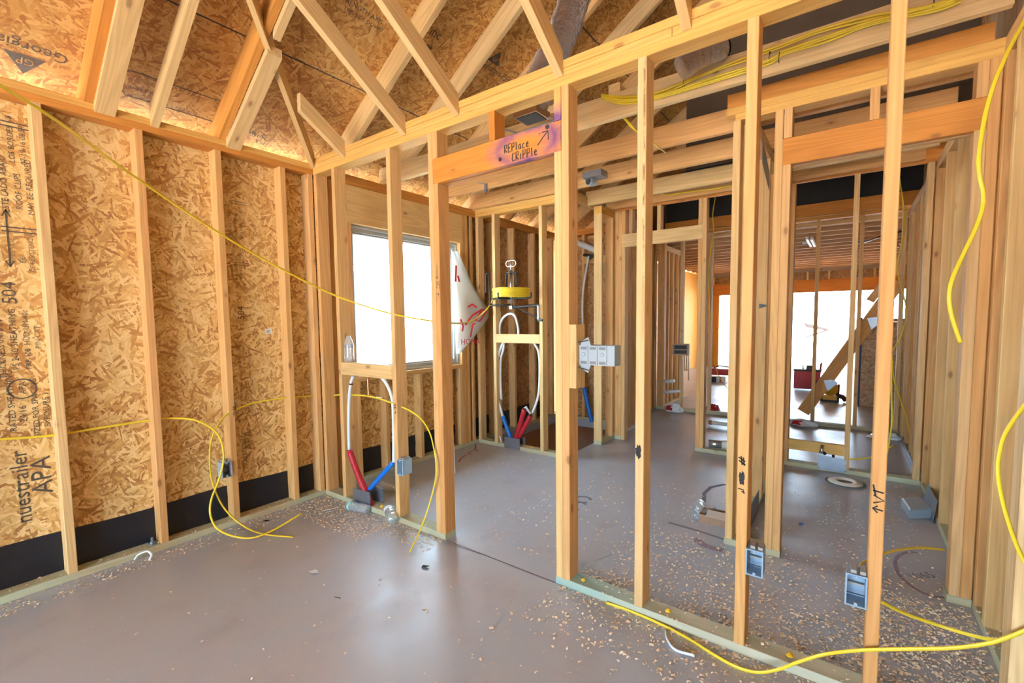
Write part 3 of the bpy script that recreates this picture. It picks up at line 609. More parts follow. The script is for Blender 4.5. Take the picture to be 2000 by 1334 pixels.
# ---------------------------------------------------------------- hall side wall and wall to the great room
H3 = wall('wall_hall', 'left wall of the hall beyond the second door', (1.05, 3.7, 0))
bx(H3, 'bottom_plate', 1.06, 1.149, 2.83, 3.50, 0, T2, WHITEP, 'y'); bx(H3, 'bottom_plate', 0.86, 0.95, 3.50, 4.63, 0, T2, TREATED, 'y')
bx(H3, 'top_plate', 1.06, 1.149, 2.83, 3.50, ZU, ZT, STUD, 'y'); bx(H3, 'top_plate', 0.86, 0.95, 3.50, 4.63, ZU, ZT, STUD, 'y')
for y in (2.84, 3.16, 3.40): stud_y(H3, y, 1.06)
for y in (3.50, 3.85, 4.20, 4.45, 4.59): stud_y(H3, y, 0.86)
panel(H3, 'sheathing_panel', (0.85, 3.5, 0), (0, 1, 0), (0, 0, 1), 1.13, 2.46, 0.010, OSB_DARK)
F3 = wall('wall_far', 'open stud wall between the hall and the bright great room', (2.3, 4.67, 0))
YF = 4.63
bx(F3, 'bottom_plate', 0.95, 3.688, YF, YF + D4, 0, T2, TREATED, 'x')
for x in (1.02, 1.276, 1.655, 2.06, 2.46, 2.856, 3.272, 3.64): stud_x(F3, x, YF, z1=2.455)
bx(F3, 'top_plate', 0.95, 3.75, YF, YF + D4, 2.456, 2.494, ORANGE, 'x')
L4 = wall('wall_pantry', 'short side wall of sunlit studs inside the great room', (0.9, 5.2, 0))
bx(L4, 'bottom_plate', 0.93, 1.019, 4.725, 6.0, 0, T2, PALE, 'y'); bx(L4, 'top_plate', 0.93, 1.019, 4.725, 5.7, 2.30, 2.376, PALE, 'y')
for y in (4.726, 4.95, 5.16, 5.40, 5.60): stud_y(L4, y, 0.93, z1=2.30, mat=STUD)
# ---------------------------------------------------------------- great room
GW = wall('wall_great_left', 'plain orange sheathing along the left of the great room', (-0.05, 7.5, 0))
panel(GW, 'sheathing_panel', (-0.1, 3.475, 0), (0, 1, 0), (0, 0, 1), 4.8, 2.46, 0.012, ORANGEWALL); panel(GW, 'sheathing_panel', (-0.1, 8.278, 0), (0, 1, 0), (0, 0, 1), 2.8, 2.46, 0.012, ORANGEWALL)
for y in (3.48, 8.25): stud_y(GW, y, -0.088)
GB = wall('wall_great_back', 'far wall with wide bright patio opening under an orange beam', (2.0, 11.05, 0))
YG = 11.0
panel(GB, 'sheathing_panel', (0.40, YG + 0.012, 0), (-1, 0, 0), (0, 0, 1), 0.48, 2.2, 0.012, ORANGEWALL)
bx(GB, 'king_post', 0.33, 0.41, YG, YG + 0.14, 0, 1.90, ORANGE, 'z'); bx(GB, 'king_post', 4.6, 4.7, YG, YG + 0.14, 0, 1.90, ORANGE, 'z')
bx(GB, 'beam', 0.0, 4.8, YG, YG + 0.14, 1.90, 2.19, ORANGE, 'x')
panel(GB, 'band_panel', (4.8, YG + 0.10, 2.19), (-1, 0, 0), (0, 0, 1), 4.8, 0.20, 0.012, OSB_DARK)
for i in range(11): bx(GB, 'cripple_stud', 0.25 + 0.42 * i, 0.29 + 0.42 * i, YG, YG + 0.09, 2.19, 2.38, PALE, 'z')
bx(GB, 'top_plate', 0.0, 4.8, YG - 0.01, YG + 0.13, 2.38, 2.456, GREYWOOD, 'x')
GR = wall('wall_great_right', 'right wall of the great room clad in horizontal strand board strips', (4.2, 6.4, 0))
bx(GR, 'corner_post', 3.335, 3.36, 6.40, 6.44, 0, 1.30, plain('blue_tape_edge', (0.03, 0.05, 0.22), 0.5), 'z')
for i in range(5): panel(GR, 'board_strip', (3.361, 6.412, 0.005 + i * 0.245), (1, 0, 0), (0, 0, 1), 1.5, 0.236, 0.012, OSB_PALE)
panel(GR, 'backing_panel', (3.361, 6.425, 0), (1, 0, 0), (0, 0, 1), 1.5, 1.232, 0.012, OSB_DARK)
bx(GR, 'ledge', 3.30, 4.9, 6.36, 6.75, 1.235, 1.275, OSB_DARK, 'x')
panel(GR, 'side_panel', (3.352, 6.44, 0.0), (0, 1, 0), (0, 0, 1), 2.2, 1.23, 0.01, OSB_PALE)
panel(GR, 'rear_panel', (4.9, 4.66, 0), (0, 1, 0), (0, 0, 1), 6.4, 2.62, 0.012, OSB_DARK); panel(GR, 'return_panel', (4.9, 4.66, 0), (-1, 0, 0), (0, 0, 1), 1.10, 2.62, 0.012, OSB_DARK)
# outside lit wall fragment seen through the patio opening
EX = wall('wall_outside', 'pale sunlit outside wall stub beyond the patio opening', (3.3, 13.0, 0))
bx(EX, 'stucco_block', 2.75, 4.3, 12.6, 12.9, -0.2, 1.25, plain('white_stucco', (0.8, 0.78, 0.76), 0.9, var=0.05), 'x')

# ---------------------------------------------------------------- ceiling joists
CE = thing('ceiling', 'rows of fir ceiling joists running across the open attic', 'ceiling', (1.8, 1.5, 2.464), kind='structure')
for i, (y, x0, x1) in enumerate(((0.63, -0.06, 3.66), (1.24, -0.06, 3.66), (1.735, -0.02, 3.66), (2.345, 1.0, 3.66), (2.66, 1.06, 3.62)  )):
    bx(CE, 'joist', x0, x1, y, y + T2, ZT + 0.001, ZT + 0.141, STUD if i % 3 else PALE, 'x')
bx(CE, 'joist', 2.62, 3.66, 0.915, 0.915 + T2, ZT + 0.001, ZT + 0.08, ORANGE, 'x')
bx(CE, 'rim_joist', 0.98, 1.018, 1.88, 2.72, ZT + 0.001, ZT + 0.09, PALE, 'y')
bx(CE, 'blocking', 2.02, 2.09, 0.672, 0.76, ZT + 0.14, ZT + 0.215, PALE, 'y')
for i in range(15):
    y = 5.02 + 0.406 * i
    bx(CE, 'joist', 0.0, 4.88, y, y + T2, 2.44, 2.58, BROWNJ, 'x')
bx(CE, 'beam_board', 0.95, 4.88, 4.955, 4.995, 2.44, 2.566, STUD, 'x'); bx(CE, 'beam_board', 0.95, 4.88, 4.955, 4.995, 2.568, 2.72, ORANGE, 'x')
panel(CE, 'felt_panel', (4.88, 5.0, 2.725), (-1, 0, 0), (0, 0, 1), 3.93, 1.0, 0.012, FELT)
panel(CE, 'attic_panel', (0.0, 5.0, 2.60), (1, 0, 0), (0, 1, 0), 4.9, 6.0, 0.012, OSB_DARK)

# ---------------------------------------------------------------- roof deck, rafters and the sloping ceiling members
SL = 0.667; Z0 = 2.625; TH = math.atan(SL)
UX = Vector((math.cos(TH), 0, math.sin(TH)))
RF = thing('roof', 'strand board roof deck on rafters sloping up from the left wall', 'roof', (1.5, 0, 2.6), kind='structure')
xr = [-0.62, 0.4285, 1.447, 2.463, 3.479, 4.30]
for r in range(5):
    y = -6.6 + (1.22 if r % 2 else 0)
    while y < 11.2:
        L = min(2.434, 11.2 - y)
        a = Vector((xr[r] + 0.0035, y, Z0 + SL * (xr[r] + 0.0035)))
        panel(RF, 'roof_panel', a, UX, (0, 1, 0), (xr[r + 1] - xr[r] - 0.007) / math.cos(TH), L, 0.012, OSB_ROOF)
        y += 2.438
for x in xr[1:5]:
    a = Vector((x - 0.004, -6.6, Z0 + SL * (x - 0.004) + 0.004)); panel(RF, 'seam_strip', a, UX, (0, 1, 0), 0.0085, 17.8, 0.004, BLUELINE)
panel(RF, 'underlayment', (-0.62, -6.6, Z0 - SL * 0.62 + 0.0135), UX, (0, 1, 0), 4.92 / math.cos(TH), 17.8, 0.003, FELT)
for r in range(4):                                        # far slope, out of sight, closes the attic
    x0 = 4.30 + r * 1.23; zz = Z0 + SL * 4.30 - SL * (x0 - 4.30)
    panel(RF, 'roof_panel', (x0, -6.6, zz), Vector((math.cos(TH), 0, -math.sin(TH))), (0, 1, 0), 1.23 / math.cos(TH), 17.8, 0.012, OSB_ROOF)
def sloped(parent, name, p, horiz, width, plumb, run, mat, s=SL):
    """board climbing along horizontal direction `horiz`; p is the lower front bottom corner line centre; plumb-cut ends"""
    h = Vector(horiz).normalized(); side = Vector((0, 0, 1)).cross(h).normalized() * width / 2; up = Vector((0, 0, plumb)); p = Vector(p)
    q = p + h * run + Vector((0, 0, s * run))
    pts = [p - side, p + side, p + side + up, p - side + up, q - side, q + side, q + side + up, q - side + up]
    return prism(parent, name, pts, q - p, side, mat)
RB = Z0 - 0.168
for y, m in ((-2.46, ORANGE), (-1.85, STUD), (-1.228, ORANGE), (-0.615, ORANGE), (0.175, PALE), (0.69, PALE), (1.22, STUD), (1.74, PALE), (2.35, STUD), (2.96, STUD), (3.57, STUD), (4.18, STUD)):
    sloped(RF, 'rafter', (-0.60, y + 0.019, RB - SL * 0.60 - 0.001), (1, 0, 0), T2, 0.1675, 4.85, m)
# wall-side ceiling members (vault) and the hip
VA = thing('vault_frame', 'pale sloping ceiling members rising from both walls to a hip board', 'ceiling frame', (0.5, -0.5, 2.42), kind='structure')
sloped(VA, 'ceiling_rafter', (0.001, -1.148, 2.418), (1, 0, 0), 0.085, 0.046, 1.9, PALE)
sloped(VA, 'ceiling_rafter', (0.001, -0.935, 2.422), (1, 0, 0), T2, 0.107, 1.9, PALE)
sloped(VA, 'ceiling_rafter', (0.001, -0.530, 2.418), (1, 0, 0), 0.080, 0.046, 0.57, PALE)
sloped(VA, 'ceiling_rafter', (0.64, -0.553, 2.418 + SL * 0.639), (1, 0, 0), T2, 0.10, 1.3, PALE)
sloped(VA, 'hip_rafter', (-0.005, 0.005, 2.434), (1, -1, 0), 0.030, 0.105, 1.65, PALE, SL / math.sqrt(2))
for x, run, m in ((0.39, 0.30, PALE), (1.005, 0.86, PALE), (1.44, 1.35, PALE), (2.09, 1.9, PALE), (2.66, 2.2, PALE), (3.25, 2.2, PALE)):
    sloped(VA, 'ceiling_rafter', (x - 0.002, -0.001, 2.430), (0, -1, 0), T2, 0.107, run, m)
# grey attic boards above the right wall
AT = wall('wall_attic', 'dark grey board gable in the attic above the right wall', (3.85, 1.5, 2.5))
for i in range(8): bx(AT, 'gable_board', 3.80, 3.82, 0.35 + 0.2 * i, 0.545 + 0.2 * i, 2.47, 5.05, GREYWOOD, 'z')
panel(AT, 'backing_panel', (3.825, -0.3, 2.465), (0, 1, 0), (0, 0, 1), 11.4, 2.6, 0.012, OSB_DARK)
sloped(AT, 'brace_board', (3.70, 0.60, 2.47), (0, 1, 0), 0.038, 0.12, 0.45, STUD, -0.45 + 0.9)
# printing on the roof deck (underside)
NU = Vector((0, 1, 0))
def rpt(x, y): return Vector((x, y, Z0 + SL * x))
def rtxt(s, size, x, y, flip=False, mat=STAMP):
    xd, yd = ((0, -1, 0), -UX) if flip else ((0, 1, 0), UX)
    text_part(RF, 'printed_text', s, size, rpt(x, y), xd, yd, mat, off=0.0015)
def rtri(x, y, w, flip=False):
    sg = -1 if flip else 1; n = Vector(UX).cross(Vector((0, 1, 0))) * -1
    pts = [rpt(x, y - w / 2) , rpt(x, y + w / 2), rpt(x + sg * w * 0.62, y)]
    mesh_obj('printed_logo', [p + Vector((0.555, 0, -0.832)) * 0.0013 for p in pts], [(0, 1, 2)], STAMP, RF)
    text_part(RF, 'printed_logo_text', 'GP', w * 0.36, rpt(x + sg * w * 0.10, y - sg * w * 0.24), (0, sg, 0), UX * sg, OSB_ROOF, off=0.0032)
rtri(-0.028, -1.42, 0.14, True); rtxt('Georgia-Pacific', 0.075, 0.03, -1.275, True)
rtxt('sheathing 24/16  PS 2-10', 0.028, -0.012, -0.86, True, STAMP); rtxt('EXPOSURE 1  SIZED FOR SPACING', 0.024, -0.045, -0.70, True, STAMPL)
strokes(RF, 'printed_frame', rpt(-0.005, -0.8), (0, 1, 0), UX, [[(-0.26, -0.05), (-0.26, 0.065), (-0.24, 0.08), (0.38, 0.08)], [(-0.26, -0.05), (-0.24, -0.075), (0.38, -0.075)]], 0.006, STAMP, off=0.0015)
rtxt('49-TTH', 0.05, -0.045, -0.36, True); rtxt('GP', 0.07, -0.095, -0.42, True); rtxt('24/16', 0.04, -0.06, -0.28, True); rtxt('PS 2', 0.035, -0.10, -0.28, True)
rtxt('nail edges 6 in', 0.036, 0.83, -0.31); rtxt('STRENGTH AXIS', 0.040, 0.795, -0.27); rtxt('THIS SIDE DOWN', 0.034, 0.76, -0.22)
rtxt('Pacific', 0.085, 0.885, 0.215); rtri(0.835, 0.36, 0.12, True)
rtri(0.955, 0.925, 0.13); rtxt('Georgia-Pacific', 0.070, 0.905, 0.83)
for k in range(4): rtxt('APA RATED 24/16', 0.030, 0.98 - 0.033 * k, 1.16)
rtxt('Georgia', 0.07, 1.75, 2.05)

# ---------------------------------------------------------------- the rest of the near room (behind and beside the photographer) and the gable ends
def gable(parent, y, th, mat):
    pr = [(-0.60, Z0 - SL * 0.60), (4.30, Z0 + SL * 4.30), (9.2, Z0 - SL * 0.60)]
    vs = [(x, y, z) for x, z in pr] + [(x, y + th, z) for x, z in pr]
    mesh_obj('gable_panel', vs, [(0, 1, 2), (5, 4, 3), (0, 3, 4, 1), (1, 4, 5, 2), (2, 5, 3, 0)], mat, parent)
NB = wall('wall_back', 'back wall of the near room with a wide patio opening behind the photographer', (2.5, -5.8, 0))
panel(NB, 'sheathing_panel', (-0.1, -5.8, 0), (1, 0, 0), (0, 0, 1), 1.1, 2.46, 0.012, OSB); panel(NB, 'sheathing_panel', (4.0, -5.8, 0), (1, 0, 0), (0, 0, 1), 1.4, 2.46, 0.012, OSB)
panel(NB, 'header_panel', (1.0, -5.8, 2.15), (1, 0, 0), (0, 0, 1), 3.0, 0.31, 0.012, OSB); gable(NB, -5.83, 0.012, OSB)
NR = wall('wall_near_right', 'right wall of the near room beside the photographer', (5.4, -3, 0))
panel(NR, 'sheathing_panel', (5.4, -5.8, 0), (0, 1, 0), (0, 0, 1), 5.5, 4.72, 0.012, OSB); panel(NR, 'return_panel', (5.4, -0.3, 0), (-1, 0, 0), (0, 0, 1), 1.57, 4.72, 0.012, OSB)
gable(GB, 11.15, 0.012, OSB_DARK)

AD = wall('attic_shade_screen', 'added dark brown screen painting the attic shade behind the joists', (2.9, 2.3, 2.6))  # screen added to darken the right of the attic; shade is in its colour
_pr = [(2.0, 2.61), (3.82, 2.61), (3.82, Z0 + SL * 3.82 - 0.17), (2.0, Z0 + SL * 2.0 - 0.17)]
mesh_obj('attic_shade_panel', [(x, 2.30, z) for x, z in _pr] + [(x, 2.312, z) for x, z in _pr], [(0, 1, 2, 3), (7, 6, 5, 4), (0, 4, 5, 1), (1, 5, 6, 2), (2, 6, 7, 3), (3, 7, 4, 0)], ATTIC_SHADE, AD)

PO = thing('light_block_roof', 'added unseen roof cutting the daylight outside the patio opening', 'roof', (2.4, 13, 2.3), kind='structure')  # unseen roof and posts, added to cut daylight into the great room
panel(PO, 'light_block_deck', (-1.5, 11.2, 2.30), (1, 0, 0), (0, 1, 0), 8.0, 2.6, 0.02, OSB_DARK)
for x in (-1.3, 6.2): bx(PO, 'light_block_post', x, x + 0.14, 13.5, 13.64, -0.2, 2.3, PALE, 'z')
# ---------------------------------------------------------------- cables
PATHS = {"long": [[1.223, -1.707, 2.031], [1.14, -1.643, 2.03], [1.008, -1.494, 2.001], [0.78, -1.233, 1.921], [0.649, -0.906, 1.775], [0.594, -0.587, 1.632], [0.578, -0.239, 1.489], [0.731, -0.012, 1.389], [0.978, 0.03, 1.34], [1.022, 0.25, 1.309], [0.502, 1.0, 1.295], [0.205, 1.5, 1.321], [0.237, 1.66, 1.423], [0.293, 1.7, 1.525], [0.353, 1.7, 1.573]], "w1": [[-0.045, -1.668, 0.783], [-0.045, -1.606, 0.778], [-0.045, -1.422, 0.759], [-0.045, -1.24, 0.762], [-0.045, -1.016, 0.762], [-0.03, -0.934, 0.758], [0.02, -0.821, 0.728], [0.04, -0.723, 0.628], [0.05, -0.7, 0.487], [0.05, -0.732, 0.349], [0.06, -0.784, 0.237], [0.07, -0.798, 0.147], [0.1, -0.777, 0.06], [0.222, -0.738, 0.03], [0.306, -0.659, 0.012], [0.315, -0.525, 0.02], [0.316, -0.358, 0.06]], "w2": [[-0.045, -0.033, 0.763], [-0.045, -0.242, 0.778], [-0.045, -0.451, 0.777], [-0.03, -0.555, 0.76], [0.0, -0.644, 0.738], [0.03, -0.717, 0.683], [0.04, -0.766, 0.566], [0.05, -0.777, 0.41], [0.05, -0.758, 0.282], [0.05, -0.708, 0.143], [0.124, -0.639, 0.03], [0.309, -0.601, 0.012], [0.498, -0.514, 0.01]], "w3": [[-0.045, -0.033, 0.763], [0.02, 0.077, 0.757], [0.238, 0.045, 0.785], [0.512, 0.045, 0.798], [0.759, 0.045, 0.776], [1.001, 0.03, 0.734], [1.152, 0.0, 0.662], [1.223, -0.02, 0.546], [1.247, -0.03, 0.428], [1.216, -0.03, 0.303], [1.171, -0.05, 0.151], [1.197, -0.145, 0.06], [1.225, -0.228, 0.008]], "floor1": [[2.332, -0.01, 0.006], [2.444, -0.004, 0.006], [2.586, -0.013, 0.006], [2.711, -0.037, 0.006], [2.827, -0.074, 0.006], [2.903, -0.088, 0.006], [2.97, -0.077, 0.01], [3.033, -0.06, 0.039], [3.095, -0.06, 0.096], [3.169, -0.05, 0.151], [3.267, -0.02, 0.19], [3.372, -0.02, 0.24], [3.48, -0.02, 0.29], [3.557, -0.02, 0.336], [3.603, -0.02, 0.375], [3.647, -0.02, 0.421]], "floor2": [[3.327, 0.12, 0.308], [3.394, 0.2, 0.25], [3.463, 0.25, 0.217], [3.544, 0.25, 0.213], [3.598, 0.2, 0.241], [3.628, 0.12, 0.293], [3.635, 0.03, 0.355]], "boxI": [[3.255, 0.05, 0.423], [3.261, 0.08, 0.44], [3.277, 0.15, 0.427], [3.331, 0.3, 0.405], [3.404, 0.5, 0.361], [3.489, 0.7, 0.308], [3.588, 0.88, 0.251]], "rightup": [[3.693, 0.577, 2.416], [3.667, 0.553, 2.344], [3.632, 0.519, 2.257], [3.598, 0.486, 2.154], [3.576, 0.462, 2.054], [3.564, 0.445, 1.96], [3.558, 0.434, 1.873], [3.563, 0.432, 1.809], [3.575, 0.436, 1.749], [3.573, 0.429, 1.691], [3.553, 0.408, 1.615], [3.522, 0.378, 1.528], [3.495, 0.351, 1.446], [3.488, 0.341, 1.383], [3.499, 0.343, 1.31], [3.526, 0.355, 1.219]], "rightlow": [[3.615, -0.05, 1.091], [3.593, -0.068, 1.057], [3.561, -0.097, 0.995], [3.549, -0.11, 0.946], [3.546, -0.117, 0.89], [3.555, -0.116, 0.826], [3.574, -0.108, 0.749], [3.6, -0.096, 0.671], [3.63, -0.08, 0.605]], "duct2": [[2.585, 0.5, 2.573], [2.513, 0.5, 2.565], [2.643, 0.5, 2.593]], "far1": [[3.594, 4.6, 2.785], [3.632, 4.58, 2.505], [3.648, 4.56, 2.256], [3.622, 4.55, 2.014], [3.603, 4.55, 1.852], [3.63, 4.55, 1.686], [3.684, 4.55, 1.464], [3.699, 4.55, 1.299], [3.663, 4.55, 1.105], [3.593, 4.55, 0.919]], "far2": [[3.494, 2.9, 0.972], [3.5, 2.9, 0.719], [3.512, 2.9, 0.466], [3.502, 2.9, 0.294], [3.479, 2.9, 0.096]], "far3": [[3.584, 4.4, 0.918], [3.604, 4.3, 0.654], [3.664, 4.1, 0.419], [3.702, 3.9, 0.252], [3.715, 3.7, 0.073]], "far4": [[1.724, 4.6, 2.901], [1.701, 4.58, 2.669], [1.72, 4.57, 2.433], [1.686, 4.57, 2.203], [1.664, 4.57, 1.935], [1.686, 4.57, 1.459], [1.667, 4.9, 0.818], [1.668, 5.2, 0.498], [1.723, 5.5, 0.275], [1.846, 5.7, 0.125]], "wcwire": [[3.234, 2.8, 0.114], [3.348, 2.85, 0.129], [3.433, 2.9, 0.162], [3.536, 3.0, 0.233]], "joistloop": [[1.647, 2.6, 2.539], [1.752, 2.6, 2.502], [1.873, 2.6, 2.501], [2.013, 2.6, 2.496], [2.192, 2.6, 2.488], [2.362, 2.6, 2.489]], "bundle_t": [[2.006, 0.59, 2.597], [2.11, 0.59, 2.556], [2.272, 0.59, 2.523], [2.383, 0.59, 2.514], [2.587, 0.59, 2.543], [2.772, 0.59, 2.55], [2.92, 0.59, 2.561], [3.056, 0.59, 2.572], [3.234, 0.59, 2.558], [3.395, 0.59, 2.537], [3.497, 0.58, 2.519]], "bundle_b": [[2.006, 0.59, 2.591], [2.155, 0.59, 2.529], [2.356, 0.59, 2.504], [2.636, 0.59, 2.503], [2.859, 0.59, 2.514], [2.921, 0.59, 2.528], [3.094, 0.59, 2.537], [3.234, 0.59, 2.543], [3.44, 0.59, 2.523], [3.511, 0.58, 2.527]], "drop": [[2.095, 0.66, 2.495], [2.116, 0.7, 2.466], [2.136, 0.75, 2.434], [2.164, 0.9, 2.421], [2.151, 1.2, 2.444]], "pexA1": [[0.385, 0.015, 0.933], [0.352, 0.015, 0.876], [0.326, 0.015, 0.764], [0.309, 0.015, 0.576], [0.303, 0.015, 0.388]], "pexA2": [[0.646, 0.06, 0.935], [0.698, 0.06, 0.89], [0.742, 0.06, 0.814], [0.754, 0.06, 0.728], [0.739, 0.07, 0.55], [0.756, 0.05, 0.372]], "redA": [[0.302, 0.02, 0.386], [0.369, 0.02, 0.266], [0.464, 0.02, 0.136]], "blueA": [[0.75, 0.05, 0.368], [0.59, 0.05, 0.226], [0.463, 0.045, 0.109]], "pexB1": [[0.492, 1.83, 1.094], [0.335, 1.83, 1.091], [0.281, 1.83, 1.026], [0.245, 1.83, 0.918], [0.234, 1.83, 0.702], [0.244, 1.83, 0.486], [0.296, 1.83, 0.306]], "pexBloop": [[0.281, 1.84, 1.09], [0.263, 1.84, 1.239], [0.305, 1.84, 1.334], [0.392, 1.84, 1.38], [0.463, 1.84, 1.353], [0.5, 1.84, 1.239], [0.505, 1.84, 1.161]], "pexB3": [[0.698, 1.83, 1.088], [0.746, 1.83, 1.014], [0.763, 1.83, 0.889], [0.754, 1.83, 0.636], [0.723, 1.83, 0.505], [0.673, 1.83, 0.392]], "blueB": [[0.296, 1.83, 0.312], [0.348, 1.83, 0.199], [0.393, 1.83, 0.108]], "redB1": [[0.58, 1.82, 0.415], [0.527, 1.82, 0.251], [0.473, 1.82, 0.106]], "redB2": [[0.634, 1.85, 0.353], [0.551, 1.84, 0.208], [0.479, 1.83, 0.099]], "pexC": [[0.542, 3.3, 2.104], [0.492, 3.3, 1.854], [0.456, 3.3, 1.598], [0.455, 3.3, 1.209], [0.469, 3.3, 0.421]], "blueC": [[0.476, 3.3, 0.441], [0.527, 3.3, 0.227], [0.571, 3.3, 0.067]], "conduit": [[0.1, 1.278, 0.564], [0.478, 0.912, 0.0]]}
def cable(key, label, r=0.0062, flat=0.55, mat=YELLOW, name='electrical_cable', group=None, pts=None, sub=6):
    m = MB(); m.tube(spline(pts or PATHS[key], sub), r, 8, flat)
    return tag(m.obj(name, mat, None, True), label, 'cable', group)
cable('long', 'long yellow cable stretched diagonally from upper left down to the wire spool')
cable('w1', 'yellow cable through left wall studs ending in a hanging loop with upturned tip', r=0.0058)
cable('w2', 'yellow cable looping out of the left wall with its tip lying on the floor', r=0.0055)
cable('w3', 'yellow cable leaving the corner studs and hanging down in front of the door post', r=0.0058)
cable('floor1', 'yellow flat cable lying along the right bottom plate and rising across the studs', r=0.0068)
cable('floor2', 'yellow cable sagging behind the right studs near the shavings', r=0.0062)
cable('boxI', 'yellow cable arching from the right blue box to the doorway post', r=0.0055)
cable('rightup', 'yellow cable end dangling from above in front of the right wall studs', r=0.0068)
cable('rightlow', 'yellow cable bowing out of the right edge low over the wide stud', r=0.0066)
cable('far1', 'thin yellow cable hanging wavy from above at the right far studs', r=0.0065)
cable('far2', 'yellow cable hanging straight behind the stud marked TV', r=0.0065)
cable('far3', 'yellow cable slanting down along the right hall studs', r=0.0065)
cable('far4', 'yellow cable dropping from the beam to the great room floor', r=0.0065)
cable('wcwire', 'yellow cable on the floor behind the large steel plate', r=0.006)
cable('joistloop', 'thin yellow cable with white clip along the pale joist over the hall door', r=0.006)
for i, (dz, dy, k) in enumerate(((0.0, 0.0, 'bundle_t'), (0.013, -0.006, 'bundle_t'), (0.0, 0.0, 'bundle_b'), (-0.012, 0.005, 'bundle_b'), (0.010, -0.006, 'bundle_b'))):
    cable(k, ('topmost', 'second from top', 'middle', 'lowest', 'second from bottom')[i] + ' yellow cable in the bundle stapled along the attic joist', r=0.0058, group='cables stapled to the joist', pts=[(p[0], p[1] + dy + 0.022, p[2] + dz * (0.2 + 0.8 * math.sin(j * 1.3 + i) ** 2)) for j, p in enumerate(PATHS[k])])
for i in range(3):
    cable('drop', ('left', 'middle', 'right')[i] + ' one of three yellow strands dropping between joists beside the bark-streaked stud', r=0.0052, group='cables dropping between joists', pts=[(p[0] + 0.012 * i, p[1] + 0.015 * i, p[2] - 0.012 * i) for p in PATHS['drop']])
for k, (x, z) in enumerate(((2.47, 2.545), (2.86, 2.535), (2.90, 2.52), (3.43, 2.545))):
    m = MB(); m.tube([(x, 0.632, z - 0.02), (x, 0.604, z - 0.016), (x + 0.004, 0.602, z + 0.016), (x + 0.004, 0.632, z + 0.02)], 0.0018, 6)
    tag(m.obj('cable_staple', BLACKM), 'dark wire staple on the yellow bundle, ' + ('leftmost, by the bark-streaked stud', 'upper one beside the blotted stud', 'lower one beside the blotted stud', 'rightmost, past the TV stud')[k], 'staple', 'staples on the cable bundle')
m = MB(); m.tube(spline([(2.618, -0.045, 0.006), (2.640, -0.09, 0.006), (2.685, -0.13, 0.006), (2.756, -0.122, 0.008)]), 0.006, 7, 0.6)
tag(m.obj('cable_scrap', PEXW, None, True), 'short curved white cable scrap on floor beside the long yellow cable', 'cable')
m = MB(); m.tube(spline([(0.02, -1.16, 0.008), (0.035, -1.145, 0.035), (0.055, -1.11, 0.045), (0.085, -1.10, 0.03), (0.10, -1.115, 0.008)]), 0.006, 7, 0.6)
tag(m.obj('cable_scrap', PEXW, None, True), 'small white looped cable scrap beside the left bottom plate', 'cable')

# ---------------------------------------------------------------- switch and outlet boxes
def outlet_box(label, corner, w, h, d, face, mat=BOXBLUE, gangs=1, name='outlet_box', tabs=True):
    """corner: lower left front corner; face '-y' or '+x' is the open side"""
    c = Vector(corner)
    t = thing(name, label, 'box', tuple(c))
    def P3(a, b, z): # a across, b inward
        return (c.x + a, c.y + b, c.z + z) if face == '-y' else (c.x - b, c.y + a, c.z + z)
    def bxx(m, a0, a1, b0, b1, z0, z1):
        p = P3(a0, b0, z0); q = P3(a1, b1, z1)
        m.box(min(p[0], q[0]), max(p[0], q[0]), min(p[1], q[1]), max(p[1], q[1]), min(p[2], q[2]), max(p[2], q[2]))
    th = 0.0028; m = MB()
    bxx(m, 0, th, 0, d, 0, h); bxx(m, w - th, w, 0, d, 0, h); bxx(m, th, w - th, 0, d, 0, th); bxx(m, th, w - th, 0, d, h - th, h); bxx(m, th, w - th, d - th, d, th, h - th)
    m.obj('box_shell', mat, t)
    m = MB()
    bxx(m, -0.002, 0.003, -0.002, 0.002, -0.002, h + 0.002); bxx(m, w - 0.003, w + 0.002, -0.002, 0.002, -0.002, h + 0.002); bxx(m, 0.003, w - 0.003, -0.002, 0.002, -0.002, 0.002); bxx(m, 0.003, w - 0.003, -0.002, 0.002, h - 0.002, h + 0.002)
    m.obj('rim', mat, t)
    for gi in range(gangs):
        cx = w * (gi + 0.5) / gangs
        for zc in (0.007, h - 0.007):
            m = MB(); p = P3(cx, 0.012, zc); q = P3(cx, -0.001, zc); m.tube([p, q], 0.0055, 8); m.obj('screw_boss', mat, t)
    if tabs:
        for a in (0.22, 0.68):
            m = MB(); bxx(m, w * a, w * a + 0.016, d * 0.15, d * 0.85, h + 0.0002, h + 0.012); m.obj('cable_clamp', BOXIN, t)
        m = MB(); bxx(m, w * 0.1, w * 0.9, d - 0.02, d - 0.004, h * 0.45, h * 0.52); m.obj('inner_clamp', BOXIN, t)
    for zc in (0.2, 0.8):
        m = MB(); bxx(m, 0.001, w - 0.001, d * 0.55, d * 0.55 + 0.003, h * zc, h * zc + 0.003); m.obj('mounting_nail', NAILHEAD, t)
    return t
outlet_box('blue-grey outlet box on the stud with black ink blots, second from the TV stud', (2.9115, -0.010, 0.338), 0.056, 0.098, 0.072, '-y')
outlet_box('blue-grey outlet box on the left side of the TV stud, cable entering its top', (3.2215, -0.010, 0.334), 0.0565, 0.108, 0.072, '-y')
outlet_box('pale blue outlet box on the stud beside the blue pipe', (0.8675, -0.012, 0.330), 0.056, 0.098, 0.075, '-y', plain('pale_blue_box_plastic', (0.36, 0.50, 0.62), 0.4))
outlet_box('grey outlet box on the left wall stud near the cable loop', (0.008, -0.697, 0.332), 0.056, 0.096, 0.070, '+x', BOXGREY)
